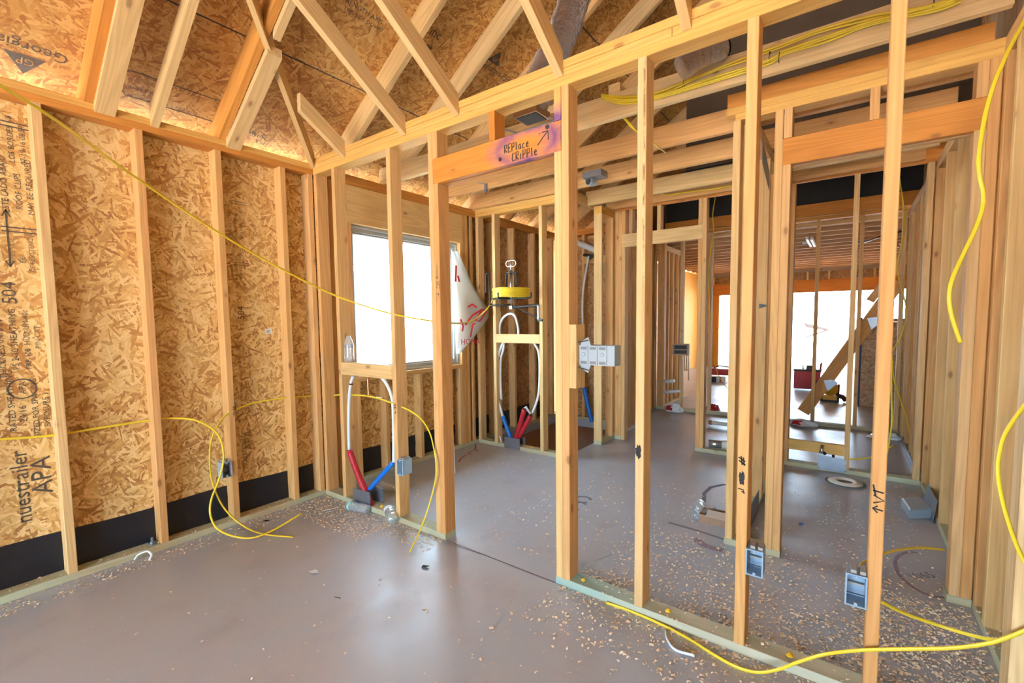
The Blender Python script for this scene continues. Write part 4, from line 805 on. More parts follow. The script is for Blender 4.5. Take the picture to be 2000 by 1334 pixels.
# three-gang switch box seen from its back on the door post
def three_gang():
    t = thing('switch_box', 'light grey triple switch box on the pale block beside the door post', 'box', (2.173, 0.02, 1.10))
    x0, x1, z0, z1, y0, y1 = 2.1725, 2.352, 1.103, 1.196, 0.028, 0.095
    m = MB(); th = 0.003
    m.box(x0, x1, y0, y0 + th, z0, z1); m.box(x0, x0 + th, y0 + th, y1, z0, z1); m.box(x1 - th, x1, y0 + th, y1, z0, z1); m.box(x0 + th, x1 - th, y0 + th, y1, z0, z0 + th); m.box(x0 + th, x1 - th, y0 + th, y1, z1 - th, z1)
    m.obj('box_shell', BOXGREY, t)
    for i in range(3):
        a = x0 + 0.004 + i * 0.0475
        m = MB(); m.box(a, a + 0.043, y0 - 0.004, y0, z0 + 0.002, z1 - 0.002); p = m.obj('gang_back', BOXGREY, t)
        for zc in (z0 + 0.006, z1 - 0.02):
            m = MB(); m.box(a + 0.006, a + 0.037, y0 - 0.0055, y0 - 0.0042, zc, zc + 0.013); m.obj('knockout', plain('grey_recess', (0.16, 0.17, 0.17), 0.6) if i == 0 and zc < 1.12 else bpy.data.materials['grey_recess'], p)
        if i != 1:
            m = MB(); m.lathe([(0.0, 0.003), (0.007, 0.003), (0.010, 0)], (a + 0.0215, y0 - 0.004, (z0 + z1) / 2 + 0.004), (0, -1, 0), 12); m.obj('boss', BOXGREY, p)
    for sg, zb in ((1, z1), (-1, z0)):
        m = MB(); vs = []
        for y in (0.030, 0.036): vs += [(2.178, y, zb), (2.232, y, zb), (2.218, y, zb + sg * 0.038), (2.184, y, zb + sg * 0.018)]
        m.add(vs, [(0, 1, 2, 3), (7, 6, 5, 4), (0, 4, 5, 1), (1, 5, 6, 2), (2, 6, 7, 3), (3, 7, 4, 0)]); m.obj('nail_bracket', BOXGREY, t)
        m = MB(); m.tube([(2.17, 0.022, zb + sg * 0.012), (2.222, 0.022, zb + sg * 0.024)], 0.0028, 6); m.obj('nail', NAILHEAD, t)
three_gang()
m = MB(); m.box(3.545, 3.655, 1.90, 2.22, 0.001, 0.048); FB = thing('outlet_box', 'closed grey-blue box lying on the floor inside the toilet doorway', 'box', (3.6, 2.06, 0))
M4 = [(3.56, 1.93, 0), (3.685, 2.03, 0), (3.64, 2.27, 0), (3.535, 2.17, 0)]
def lumpbox(parent, name, base, z0, z1, inset, mat):
    c = sum((Vector(b) for b in base), Vector()) / 4
    vs = [Vector((b[0], b[1], z0)) for b in base] + [Vector((b[0], b[1], z1 - 0.008)) for b in base] + [Vector((b[0], b[1], z1)) + (c - Vector(b)) * inset for b in base]
    for v in vs[8:]: v.z = z1
    fs = [(3, 2, 1, 0), (8, 9, 10, 11)]
    for k in (0, 4): fs += [(k + i, k + (i + 1) % 4, k + 4 + (i + 1) % 4, k + 4 + i) for i in range(4)]
    return mesh_obj(name, vs, fs, mat, parent)
lumpbox(FB, 'box_lower', M4, 0.001, 0.028, 0.02, BOXGREY); lumpbox(FB, 'box_upper', M4, 0.0285, 0.062, 0.12, BOXGREY)

# ---------------------------------------------------------------- steel nail plates
def nail_plate(label, pts, holes=True, th=0.0018):
    """pts: four world corners"""
    a, b, c, d = [Vector(p) for p in pts]; n = (b - a).cross(d - a).normalized() * th
    t = thing('nail_plate', label, 'metal plate', tuple(a))
    mesh_obj('plate', [a, b, c, d, a + n, b + n, c + n, d + n], [(3, 2, 1, 0), (4, 5, 6, 7), (0, 1, 5, 4), (1, 2, 6, 5), (2, 3, 7, 6), (3, 0, 4, 7)], STEEL, t)
    u = (b - a); v = (d - a)
    for s, q in ((0.04, 0.12), (0.96, 0.12), (0.96, 0.9), (0.96, 0.5)):
        p = a + u * s + v * q + n; m = MB(); m.lathe([(0, 0.0012), (0.0035, 0.001), (0.004, 0)], p, n, 8); m.obj('nail_head', NAILHEAD, t)
    return t
nail_plate('grey steel plate standing at the red and blue pipes, room side', [(0.357, -0.001, 0.019), (0.557, -0.001, 0.019), (0.557, -0.001, 0.136), (0.357, -0.001, 0.132)])
nail_plate('grey steel plate behind the red and blue pipes, window side', [(0.42, 0.091, 0.030), (0.575, 0.091, 0.030), (0.575, 0.091, 0.138), (0.42, 0.091, 0.138)])
nail_plate('grey steel plate in front of the short wall under the wire spool', [(0.351, 1.779, 0.001), (0.551, 1.779, 0.001), (0.551, 1.779, 0.116), (0.351, 1.779, 0.116)])
nail_plate('small grey steel plate on the shower side under the wire spool', [(0.43, 1.871, 0.02), (0.552, 1.871, 0.02), (0.552, 1.871, 0.114), (0.43, 1.871, 0.114)])
nail_plate('large steel plate over the rear bottom plate behind the toilet', [(3.023, 2.732, 0.012), (3.222, 2.732, 0.010), (3.220, 2.732, 0.126), (3.022, 2.732, 0.136)])
nail_plate('steel plate leaning against the right wall bottom plate', [(3.672, 2.37, 0.002), (3.672, 1.93, 0.002), (3.689, 1.93, 0.150), (3.689, 2.37, 0.135)])
nail_plate('steel plate on the divider wall by the doorway posts', [(2.741, 1.20, 0.005), (2.741, 1.52, 0.005), (2.741, 1.52, 0.15), (2.741, 1.20, 0.15)])
nail_plate('narrow bright steel plate along the far right bottom plate', [(3.688, 4.30, 0.002), (3.688, 3.10, 0.002), (3.688, 3.10, 0.05), (3.688, 4.30, 0.05)])
nail_plate('dark steel strap high beside the doorway posts', [(2.742, 1.30, 2.26), (2.742, 1.62, 2.16), (2.742, 1.62, 2.27), (2.742, 1.30, 2.40)])
# fasteners on plates
for x, y in ((2.185, 0.045), (2.60, 0.045), (3.06, 0.045), (0.62, 0.045)):
    m = MB(); m.lathe([(0, 0.010), (0.005, 0.010), (0.006, 0.005), (0.012, 0.004), (0.013, 0)], (x, y, T2), (0, 0, 1), 10); m.obj('plate_fastener', ORINGM, P, True)
m = MB(); m.lathe([(0, 0.006), (0.010, 0.006), (0.011, 0)], (0.66, 1.825, T2), (0, 0, 1), 10); m.obj('plate_fastener', ORINGM, A)
m = MB(); m.box(-0.075, -0.015, -1.075, -1.045, T2, T2 + 0.005); m.tube([(-0.045, -1.06, T2), (-0.045, -1.06, T2 + 0.04)], 0.007, 8); m.lathe([(0.012, 0.005), (0.012, 0.016), (0, 0.016)], (-0.045, -1.06, T2), (0, 0, 1), 6); m.obj('anchor_bolt', STEEL, W)

# ---------------------------------------------------------------- water pipes
def pipe_thing(label, parts, name='water_pipe'):
    """parts: (part name, points, radius, material)"""
    t = thing(name, label, 'pipe', tuple(parts[0][1][-1]))
    for pn, pts, r, mat in parts:
        m = MB(); m.tube(spline(pts, 5) if len(pts) > 2 else pts, r, 10); m.obj(pn, mat, t, True)
    return t
def ring(t, p, d, r, mat=CLAMP, name='clamp'):
    d = Vector(d).normalized() * 0.006; p = Vector(p); m = MB(); m.tube([p - d, p + d], r, 10); m.obj(name, mat, t, True)
    m = MB(); m.box(p.x + r * 0.8, p.x + r + 0.008, p.y - 0.004, p.y + 0.004, p.z - 0.005, p.z + 0.005); m.obj(name + '_tab', mat, t)
def low(pts): p = Vector(pts[-1]); q = Vector(pts[-2]); d = (p - q).normalized(); return list(pts) + [tuple(p + d * ((p.z - 0.01) / max(0.3, -d.z)) if d.z < -0.05 else p)]
a = PATHS['pexA1']; t = pipe_thing('white water pipe rising out of a red sleeve at the corner studs', [('pipe', a, 0.011, PEXW), ('red_sleeve', low(PATHS['redA']), 0.022, RED)])
ring(t, a[1], (0, 0, 1), 0.0125); ring(t, a[-1], (0.1, 0, 1), 0.0125)
a = PATHS['pexA2']; t = pipe_thing('white water pipe bending into a blue sleeve at the stud with pale box', [('pipe', a, 0.011, PEXW), ('blue_sleeve', low(PATHS['blueA']), 0.017, BLUE)])
t = pipe_thing('white water pipe curving down into a blue sleeve under the wire spool', [('pipe', PATHS['pexB1'], 0.0125, PEXW), ('blue_sleeve', low(PATHS['blueB']), 0.021, BLUE)])
for i in (3, 5): ring(t, PATHS['pexB1'][i], (0, 0, 1), 0.0145)
m = MB(); b1 = [(p[0] + 0.03, p[1] + 0.01, p[2]) for p in PATHS['pexB1'][2:6]]; m.tube(spline([(0.305, 1.845, 1.16)] + b1), 0.0115, 8); m.obj('second_pipe', PEXW, t, True)
t = pipe_thing('white pipe hoop standing above the bright crossing block', [('pipe', PATHS['pexBloop'], 0.0125, PEXW)])
t = pipe_thing('white water pipe bending down right into red sleeves under the spool', [('pipe', PATHS['pexB3'], 0.0115, PEXW), ('red_sleeve', low(PATHS['redB1']), 0.026, RED), ('red_sleeve', low(PATHS['redB2']), 0.026, RED)])
p = Vector(PATHS['redB1'][0]); q = Vector(PATHS['redB2'][0]); m = MB(); m.tube([p + Vector((0, 0, 0.01)), p + Vector((0.015, 0, 0.03)), (q + Vector((0.0, 0, 0.02)))], 0.012, 8); m.obj('elbow_fitting', PEXW, t, True)
ring(t, q + Vector((0.0, 0, 0.006)), (0.3, 0, 1), 0.015); ring(t, p + Vector((0.0, 0, 0.012)), (0.3, 0, 1), 0.015)
t = pipe_thing('white pipe and blue sleeve on the shower back wall beyond the switch box', [('pipe', PATHS['pexC'], 0.0125, PEXW), ('blue_sleeve', low(PATHS['blueC']), 0.028, BLUE)])
m = MB(); m.tube([(0.45, 3.34, 2.13), (0.60, 3.34, 2.10)], 0.018, 8); m.tube([(0.55, 3.34, 2.11), (0.56, 3.30, 2.07)], 0.012, 8); m.obj('valve', CLAMP, t, True)
t = pipe_thing('thick white duct pipe crossing high at the shower back', [('pipe', [(0.30, 3.25, 2.33), (0.75, 3.15, 2.12)], 0.035, PEXW)])
t = pipe_thing('copper stub pipe under the ledge beside the red sleeve', [('pipe', [(0.475, 0.07, 0.935), (0.478, 0.07, 0.80), (0.49, 0.07, 0.785), (0.655, 0.06, 0.792)], 0.0075, COPPER)])
t = pipe_thing('thin white conduit pipe standing by the door post', [('pipe', [(0.455, 0.912, 0.55), (0.478, 0.912, 0.0)], 0.009, PEXW)], 'conduit')
t = pipe_thing('small white pipe stub leaning beside the plate under the spool', [('pipe', [(0.300, 1.77, 0.115), (0.325, 1.762, 0.05)], 0.006, PEXW)])
# PVC drain pipes lying in the bath
t = pipe_thing('fat cream drain pipe lying beside the doubled door studs', [('pipe', [(2.22, 2.90, 0.06), (2.62, 3.0, 0.06)], 0.042, PVC), ('wrap_end', [(2.10, 2.868, 0.06), (2.215, 2.90, 0.06)], 0.040, TIN)])
t = pipe_thing('slim cream drain pipe lying on the hall floor', [('pipe', [(1.86, 3.94, 0.04), (2.30, 3.92, 0.04)], 0.022, PVC), ('coupling', [(1.85, 3.94, 0.04), (1.885, 3.939, 0.04)], 0.028, COPPER)])
t = thing('pipe_stub', 'chrome and black pipe stubs above the large steel plate', 'pipe', (3.05, 2.73, 0.14))
m = MB(); m.tube([(3.044, 2.70, 0.155), (3.052, 2.72, 0.225)], 0.015, 10); m.obj('chrome_pipe', CHROME, t, True); m = MB(); m.tube([(3.062, 2.72, 0.145), (3.075, 2.725, 0.165)], 0.013, 8); m.obj('black_pipe', CLAMP, t, True); m = MB(); m.tube([(3.12, 2.725, 0.14), (3.14, 2.725, 0.142)], 0.012, 8); m.obj('black_pipe', CLAMP, t, True)
# toilet flange
t = thing('toilet_flange', 'white round toilet flange set in the floor behind the TV stud', 'flange', (3.217, 2.49, 0))
m = MB(); m.lathe([(0.115, 0.0), (0.115, 0.012), (0.085, 0.014), (0.08, 0.02), (0.062, 0.02), (0.058, 0.004)], (3.217, 2.49, 0.0), (0, 0, 1), 28); m.obj('flange_ring', PVC, t, True)
m = MB(); m.lathe([(0.058, 0.005), (0.0, 0.005)], (3.217, 2.49, 0), (0, 0, 1), 20); m.obj('plug', plain('brown_plug', (0.30, 0.2, 0.15), 0.8), t)
m = MB(); m.lathe([(0.135, 0.0005), (0.135, 0.006), (0.116, 0.008)], (3.217, 2.49, 0.0), (0, 0, 1), 28); m.obj('base_ring', plain('grey_collar', (0.20, 0.19, 0.19), 0.8), t)

# ---------------------------------------------------------------- wire spool stand
def spool():
    cx, cy = 0.535, 1.685
    t = thing('wire_spool', 'yellow cable coil on a black and chrome spinning reel clamped to studs', 'wire reel', (cx, cy, 1.43))
    m = MB(); m.tube([(cx, cy, 1.44), (cx, cy, 1.80)], 0.013, 12); m.obj('spindle', CHROME, t, True)
    m = MB(); lp = [(cx + 0.032 + 0.028 * math.cos(a), cy, 1.862 + 0.028 * math.sin(a)) for a in [math.radians(d) for d in range(90, -91, -20)]] + [(cx - 0.032 + 0.028 * math.cos(a), cy, 1.862 + 0.028 * math.sin(a)) for a in [math.radians(d) for d in range(270, 89, -20)]]
    m.tube(lp + [lp[0]], 0.005, 8, cap=False); m.tube([(cx, cy, 1.80), (cx, cy, 1.888)], 0.008, 8); m.obj('handle', CHROME, t, True)
    m = MB(); m.tube([(cx - 0.062, cy, 1.53), (cx - 0.062, cy, 1.765), (cx - 0.05, cy, 1.777), (cx + 0.05, cy, 1.777), (cx + 0.062, cy, 1.765), (cx + 0.062, cy, 1.53)], 0.008, 8); m.tube([(cx, cy - 0.062, 1.53), (cx, cy - 0.062, 1.765), (cx, cy + 0.062, 1.765), (cx, cy + 0.062, 1.53)], 0.005, 8); m.obj('inner_frame', BLACKM, t, True)
    for k in range(4):
        c = k * math.pi / 2; d = Vector((math.cos(c), math.sin(c), 0)); o = Vector((cx, cy, 1.525))
        L = 0.225 if k % 2 == 0 else 0.20
        m = MB(); m.tube([o + d * 0.012, o + d * L, o + d * (L + 0.008) + Vector((0, 0, 0.012)), o + d * (L + 0.008) + Vector((0, 0, 0.05))], 0.008, 8); m.obj('base_arm', BLACKM, t, True)
    m = MB(); m.tube([(cx, cy, 1.468), (0.285, cy - 0.02, 1.463), (0.278, cy - 0.02, 1.475), (0.278, cy - 0.02, 1.775), (0.270, cy - 0.02, 1.785), (0.238, cy - 0.02, 1.785), (0.230, cy - 0.02, 1.775), (0.230, cy - 0.02, 1.60), (0.245, cy - 0.02, 1.595)], 0.008, 8); m.obj('wire_guide', BLACKM, t, True)
    r = random.Random(4); m = MB()
    for k in range(7):
        z = 1.540 + k * 0.0125; rr = 0.172 + 0.010 * r.random()
        m.tube([(cx + rr * math.cos(a), cy + rr * math.sin(a), z + 0.002 * math.sin(3 * a + k)) for a in [i * math.pi / 24 for i in range(49)]], 0.0085, 6, cap=False)
    m.lathe([(0.166, 1.537), (0.166, 1.62), (0.10, 1.622), (0.10, 1.535), (0.166, 1.537)], (cx, cy, 0), (0, 0, 1), 40)
    m.obj('cable_coil', YELLOW, t, True)
    m = MB(); m.tube([(cx, cy, 1.44), (0.797, 1.776, 1.455)], 0.013, 6); m.obj('support_bar', BLACKM, t); m = MB(); m.tube([(cx + 0.06, cy + 0.02, 1.435), (0.815, 1.772, 1.315)], 0.007, 6); m.obj('brace_rod', BLACKM, t)
    m = MB(); m.box(0.786, 0.836, 1.762, 1.779, 1.300, 1.322); m.obj('clamp_pad', BLACKM, t); m = MB(); m.box(0.788, 0.800, 1.755, 1.779, 1.32, 1.45); m.obj('clamp_rail', TIN, t)
    m = MB(); m.box(cx - 0.014, cx + 0.014, cy - 0.014, cy + 0.014, 1.425, 1.452); m.obj('socket', CHROME, t)
spool()

# ---------------------------------------------------------------- torn house wrap at the window
def wrap_flap():
    t = thing('house_wrap', 'torn white house wrap flap with red print at the right window jamb', 'house wrap', (0.02, 1.5, 1.0))
    rows = []; n = 14
    for i in range(n + 1):
        s = i / n; z = 1.995 + (0.985 - 1.995) * s
        ymin = 1.415 + 0.03 * s
        if z > 1.385: ymax = 1.415 + (1.913 - 1.411) * (1.995 - z) / (1.995 - 1.38)
        elif z > 1.126: ymax = 1.913 + (1.634 - 1.913) * (1.385 - z) / (1.385 - 1.126)
        else: ymax = 1.634 + (1.447 - 1.634) * (1.126 - z) / (1.126 - 0.985)
        rows.append([(0.012 + 0.060 * (k / 5) + 0.016 * math.sin(k * 1.7 + z * 9) * (k / 5), ymin + max(0.004, ymax - ymin) * k / 5, z) for k in range(6)])
    vs = [p for r in rows for p in r]; fs = [(i * 6 + k, (i + 1) * 6 + k, (i + 1) * 6 + k + 1, i * 6 + k + 1) for i in range(n) for k in range(5)]
    o = mesh_obj('sheet', vs, fs, WRAP, t, True); md = o.modifiers.new('s', 'SOLIDIFY'); md.thickness = 0.0008
    yx = Vector((0.11, 1, 0)); 
    text_part(t, 'red_print', 'HOMA', 0.085, (0.060, 1.445, 1.075), yx, (0, 0, 1), REDWRITE, off=0.022)
    strokes(t, 'red_logo', (0.068, 1.44, 1.21), yx, (0, 0, 1), [[(0.02, 0.0), (0.035, 0.05), (0.0, 0.12)], [(0.06, 0.06), (0.16, 0.16), (0.30, 0.22)], [(0.30, 0.22), (0.36, 0.20), (0.26, 0.10), (0.20, 0.10), (0.30, 0.22)], [(0.10, 0.24), (0.16, 0.27), (0.22, 0.24)], [(0.13, -0.06), (0.16, 0.06), (0.19, 0.08)]], 0.022, REDWRITE, off=0.020)
    strokes(t, 'red_logo', (0.03, 1.425, 1.70), yx, (0, 0, 1), [[(0.0, 0.0), (0.012, 0.16)], [(0.05, 0.0), (0.03, 0.06)]], 0.022, REDWRITE, off=0.016)
wrap_flap()
t = thing('house_wrap', 'hanging house wrap strip with faded red print outside the left window edge', 'house wrap', (-0.16, 0.33, 0.9))
vs = []; fs = []
for i in range(9):
    z = 0.95 + i * 0.14; w = 0.10 + 0.05 * abs(math.sin(i * 0.9)) + (0.05 if i > 6 else 0)
    vs += [(-0.15 - 0.02 * math.sin(i), 0.30, z), (-0.17 - 0.02 * math.cos(i), 0.30 + w, z)]
fs = [(2 * i, 2 * i + 1, 2 * i + 3, 2 * i + 2) for i in range(8)]
o = mesh_obj('sheet', vs, fs, WRAP, t, True); o.modifiers.new('s', 'SOLIDIFY').thickness = 0.001
strokes(t, 'red_logo', (-0.128, 0.31, 1.80), (0, 1, 0), (0, 0, 1), [[(0.0, 0.16), (0.09, -0.02)], [(0.02, 0.10), (0.06, -0.02)], [(0.02, -0.55), (0.08, -0.55), (0.08, -0.75), (0.02, -0.75)]], 0.018, REDWRITE)

# ---------------------------------------------------------------- bottles and litter
BPROF = [(0.0, 0.0), (0.028, 0.002), (0.032, 0.012), (0.032, 0.05), (0.030, 0.06), (0.032, 0.07), (0.030, 0.082), (0.032, 0.094), (0.031, 0.125), (0.024, 0.150), (0.013, 0.168), (0.0125, 0.180)]
def bottle(label, org, axis, scale=1.0, squash=1.0, cap=None, band=None, seed=1, group=None):
    t = thing('plastic_bottle', label, 'bottle', org, group)
    r = random.Random(seed); m = MB(); m.lathe([(a * scale, b * scale) for a, b in BPROF], org, axis, 16)
    if squash < 1:
        zc = org[2]; m.v = [(v[0] + (r.random() - 0.5) * 0.006 * scale, v[1] + (r.random() - 0.5) * 0.006 * scale, 0.003 + (v[2] - zc + 0.032 * scale) * squash + (r.random() - 0.5) * 0.004) for v in m.v]
        m.v = [(x, y, max(0.001, z)) for x, y, z in m.v]
    m.obj('bottle_body', PET, t, True)
    ax = Vector(axis).normalized()
    if cap:
        m = MB(); m.lathe([(0.0, 0.190 * scale), (0.0145 * scale, 0.190 * scale), (0.0145 * scale, 0.174 * scale)], org, axis, 12); m.obj('cap', cap, t, True)
    if band:
        m = MB(); h0, h1 = band[1:3]; m.lathe([(0.0328 * scale, h0 * scale), (0.0328 * scale, h1 * scale)], org, axis, 16)
        if squash < 1: m.v = [(v[0], v[1], max(0.0015, 0.003 + (v[2] - org[2] + 0.032 * scale) * squash)) for v in m.v]
        m.obj('label_band', band[0], t, True)
    return t
AQUA = plain('aqua_label', (0.30, 0.62, 0.60), 0.5)
bottle('clear water bottle standing on the ledge under the window', (0.335, 0.022, 1.0305), (0, 0, 1), 1.04, cap=None, band=(glassy('thin_label', (0.8, 0.84, 0.88), 0.3), 0.098, 0.122), seed=2)
bottle('crushed clear bottle with aqua band lying in front of the steel plate', (0.575, -0.035, 0.032), (-1, -0.15, 0), 1.15, 0.8, band=(AQUA, 0.128, 0.146), seed=5)
bottle('crushed clear bottle with a white ring against the bottom plate', (0.86, -0.05, 0.034), (-0.75, 0.4, 0.15), 1.1, 0.9, band=(WHITEP, 0.105, 0.130), seed=8)
bottle('clear bottle lying behind the steel plates on the reddish floor', (0.25, 0.30, 0.033), (1, 0.05, 0), 1.05, 0.95, seed=11)
bottle('tangle of crushed clear plastic lying beside the cardboard carton', (2.40, 1.36, 0.03), (0.2, -1, 0.05), 1.0, 0.9, seed=14)
def scrap(label, pts, mat, cat='scrap', name='paper_scrap'):
    n = len(pts); vs = [Vector(p) for p in pts] + [Vector(p) + Vector((0, 0, 0.0012)) for p in pts]
    fs = [tuple(range(n - 1, -1, -1)), tuple(range(n, 2 * n))] + [(i, (i + 1) % n, n + (i + 1) % n, n + i) for i in range(n)]
    tag(mesh_obj(name, vs, fs, mat), label, cat)
scrap('folded white paper scrap near the crushed bottles', [(0.262, -0.185, 0.002), (0.30, -0.20, 0.012), (0.345, -0.105, 0.020), (0.315, -0.10, 0.006)], PAPER)
scrap('small white paper scrap alone on the open floor', [(0.93, -0.66, 0.002), (0.97, -0.66, 0.006), (0.985, -0.635, 0.004), (0.945, -0.625, 0.002)], PAPER)
scrap('black plastic scrap with wood sliver on the open floor', [(1.38, -0.268, 0.002), (1.425, -0.262, 0.008), (1.42, -0.285, 0.010), (1.392, -0.292, 0.004)], BLACKSCRAP, name='plastic_scrap')
scrap('small black square scrap beside the left bottom plate', [(0.085, -0.505, 0.002), (0.118, -0.498, 0.002), (0.125, -0.475, 0.004), (0.092, -0.48, 0.003)], BLACKSCRAP, name='plastic_scrap')
scrap('thin dark wire offcut lying on the foreground floor', [(1.245, -0.71, 0.002), (1.252, -0.708, 0.004), (1.285, -0.70, 0.006), (1.283, -0.703, 0.004)], BLACKSCRAP, name='wire_scrap')
scrap('blue wire nut scrap on the floor inside the toilet doorway', [(2.985, 1.42, 0.002), (3.01, 1.43, 0.008), (3.0, 1.45, 0.01), (2.98, 1.44, 0.004)], BLUE, name='plastic_scrap')
t = thing('carton', 'open brown cardboard carton lying by the doorway posts', 'carton', (2.5, 1.2, 0))
m = MB(); m.box(2.455, 2.645, 1.115, 1.118, 0.0, 0.055); m.box(2.455, 2.645, 1.24, 1.243, 0.0, 0.06); m.box(2.455, 2.458, 1.118, 1.24, 0.0, 0.055); m.box(2.458, 2.645, 1.118, 1.24, 0.0, 0.003); m.obj('box_body', CARD, t)
m = MB(); m.add([(2.50, 1.10, 0.058), (2.64, 1.10, 0.055), (2.64, 1.17, 0.075), (2.50, 1.16, 0.078)], [(0, 1, 2, 3)]); o = m.obj('flap', plain('pale_carton', (0.55, 0.42, 0.33), 0.8), t); o.modifiers.new('s', 'SOLIDIFY').thickness = 0.002
m = MB(); m.tube([(2.43, 1.12, 0.02), (2.47, 1.20, 0.03), (2.52, 1.27, 0.04)], [0.02, 0.03, 0.018], 7); m.obj('plastic_film', PET, t, True)
def bag(label, c, rx, ry, h, mat, seed, name='plastic_bag', accent=None):
    r = random.Random(seed); t = thing(name, label, 'bag', (c[0], c[1], 0)); vs = []; n = 14; k = 5
    for j in range(k):
        f = j / (k - 1); rad = math.cos(f * 1.45)
        for i in range(n):
            a = 2 * math.pi * i / n; q = 0.75 + 0.45 * r.random(); vs.append((c[0] + rx * rad * q * math.cos(a), c[1] + ry * rad * q * math.sin(a), max(0.002, h * math.sin(f * 1.5) * (0.7 + 0.5 * r.random()) if j else 0.002)))
    fs = [(j * n + i, j * n + (i + 1) % n, (j + 1) * n + (i + 1) % n, (j + 1) * n + i) for j in range(k - 1) for i in range(n)] + [tuple((k - 1) * n + i for i in range(n))]
    mesh_obj('film', vs, fs, mat, t)
    if accent:
        m = MB(); m.add([(c[0] - rx * 0.9, c[1] - ry * 0.9, h * 0.25), (c[0] - rx * 0.1, c[1] - ry * 1.05, h * 0.2), (c[0] - rx * 0.15, c[1] - ry * 0.5, h * 0.9), (c[0] - rx * 0.75, c[1] - ry * 0.4, h * 0.8)], [(0, 1, 2, 3)]); m.obj('printed_patch', accent, t)
bag('white plastic bag with red patch on the far floor plate', (2.80, 4.57, 0), 0.15, 0.08, 0.07, BAGM, 3, accent=TOOLRED)
bag('crumpled clear white plastic by the far right corner', (3.56, 4.35, 0), 0.16, 0.09, 0.06, BAGM, 5)
bag('red and white bag slumped on the hall far plate', (1.24, 4.57, 0), 0.13, 0.07, 0.10, WHITEP, 9, accent=TOOLRED)
bag('dark red rag lying in the great room beside a stud', (1.66, 5.0, 0), 0.10, 0.12, 0.07, TOOLRED, 12, name='rag')
# metal brackets on posts
m = MB(); m.add([(2.692, 1.676, 1.378), (2.692, 1.676, 1.412), (2.738, 1.676, 1.402), (2.738, 1.676, 1.392)] + [(2.692, 1.672, 1.378), (2.692, 1.672, 1.412), (2.738, 1.672, 1.402), (2.738, 1.672, 1.392)], [(0, 1, 2, 3), (7, 6, 5, 4), (0, 4, 5, 1), (1, 5, 6, 2), (2, 6, 7, 3), (3, 7, 4, 0)])
tag(m.obj('metal_bracket', BLACKM), 'small black pointed bracket nailed to the post behind the blotted stud', 'bracket')

# ---------------------------------------------------------------- ducts and ceiling fittings
t = thing('foil_duct', 'crinkled silver foil duct dropping through the attic to a ceiling boot', 'duct', (1.64, 0.38, 2.5))
def foiltube(name, pts, r, seed):
    rr = random.Random(seed); sp = spline(pts, 10); m = MB(); m.tube(sp, [(r if not isinstance(r, list) else r[min(len(r) - 1, k // 10)]) * (1 + 0.13 * (rr.random() - 0.5)) for k, _ in enumerate(sp)], 20); o = m.obj(name, FOIL, t, True); return o
foiltube('duct_sleeve', [(1.66, 0.36, 2.56), (1.74, 0.36, 2.66), (1.88, 0.34, 2.80), (1.97, 0.33, 2.96), (2.02, 0.34, 3.15), (2.05, 0.36, 3.35)], 0.085, 2)
m = MB(); m.box(1.60, 1.76, 0.30, 0.44, 2.476, 2.515); m.obj('boot_box', CARD, t); m = MB(); m.box(1.612, 1.748, 0.312, 0.428, 2.4735, 2.4758); m.obj('boot_dark_inset', BLACKP, t)  # flat black inset paints the darkness inside the open boot
foiltube('boot_foil', [(1.56, 0.36, 2.545), (1.62, 0.36, 2.57), (1.70, 0.36, 2.59), (1.80, 0.36, 2.64)], [0.045, 0.085, 0.10, 0.09], 6)
t2 = thing('duct_hanger', 'thin galvanised rails holding the duct boot above the marked header', 'rail', (1.62, 0.36, 2.47))
for a, b in (((1.47, 0.33, 2.472), (1.50, 0.48, 2.472)), ((1.50, 0.478, 2.472), (1.78, 0.462, 2.472)), ((1.60, 0.26, 2.55), (1.775, 0.45, 2.478))):
    m = MB(); a = Vector(a); b = Vector(b); m.tube([a, b], 0.007, 4); m.obj('rail', TIN, t2)
t = thing('foil_duct', 'second foil duct elbow in the dark attic between joists', 'duct', (2.58, 0.52, 2.57))
foiltube('duct_sleeve', [(2.50, 0.46, 2.53), (2.57, 0.50, 2.58), (2.66, 0.58, 2.63)], 0.055, 9); m = MB(); m.lathe([(0.05, 0), (0.0, 0.0)], (2.672, 0.59, 2.637), (0.8, 0.6, 0.4), 14); m.obj('end_dark_disc', BLACKM, t)  # black disc paints the dark inside of the elbow
t = thing('light_can', 'grey metal light housing fixed to the underside of a joist', 'light fixture', (1.49, 1.48, 2.43))
m = MB(); m.box(1.42, 1.585, 1.48, 1.60, 2.452, 2.50); m.obj('junction_box', STEEL, t); m = MB(); m.lathe([(0.0, 0.0), (0.035, 0.0), (0.035, 0.075), (0.03, 0.076)], (1.47, 1.60, 2.445), (-0.3, -1, -0.1), 16); m.obj('conduit_hub', BOXGREY, t, True); m = MB(); m.lathe([(0.028, 0.0772), (0.0, 0.0772)], (1.47, 1.60, 2.445), (-0.3, -1, -0.1), 16); m.obj('hub_dark_disc', CLAMP, t)  # black disc on the hub paints its dark inside
t = thing('pipe_hanger', 'small steel hanger clip under the joist by the header', 'hanger', (0.42, 1.22, 2.45))
m = MB(); m.box(0.60, 0.625, 1.222, 1.238, 2.43, 2.50); m.tube([(0.612, 1.23, 2.43), (0.612, 1.23, 2.405)], 0.004, 6); m.tube([(0.52, 1.235, 2.525), (0.60, 1.232, 2.50)], 0.004, 6); m.obj('clip', STEEL, t)

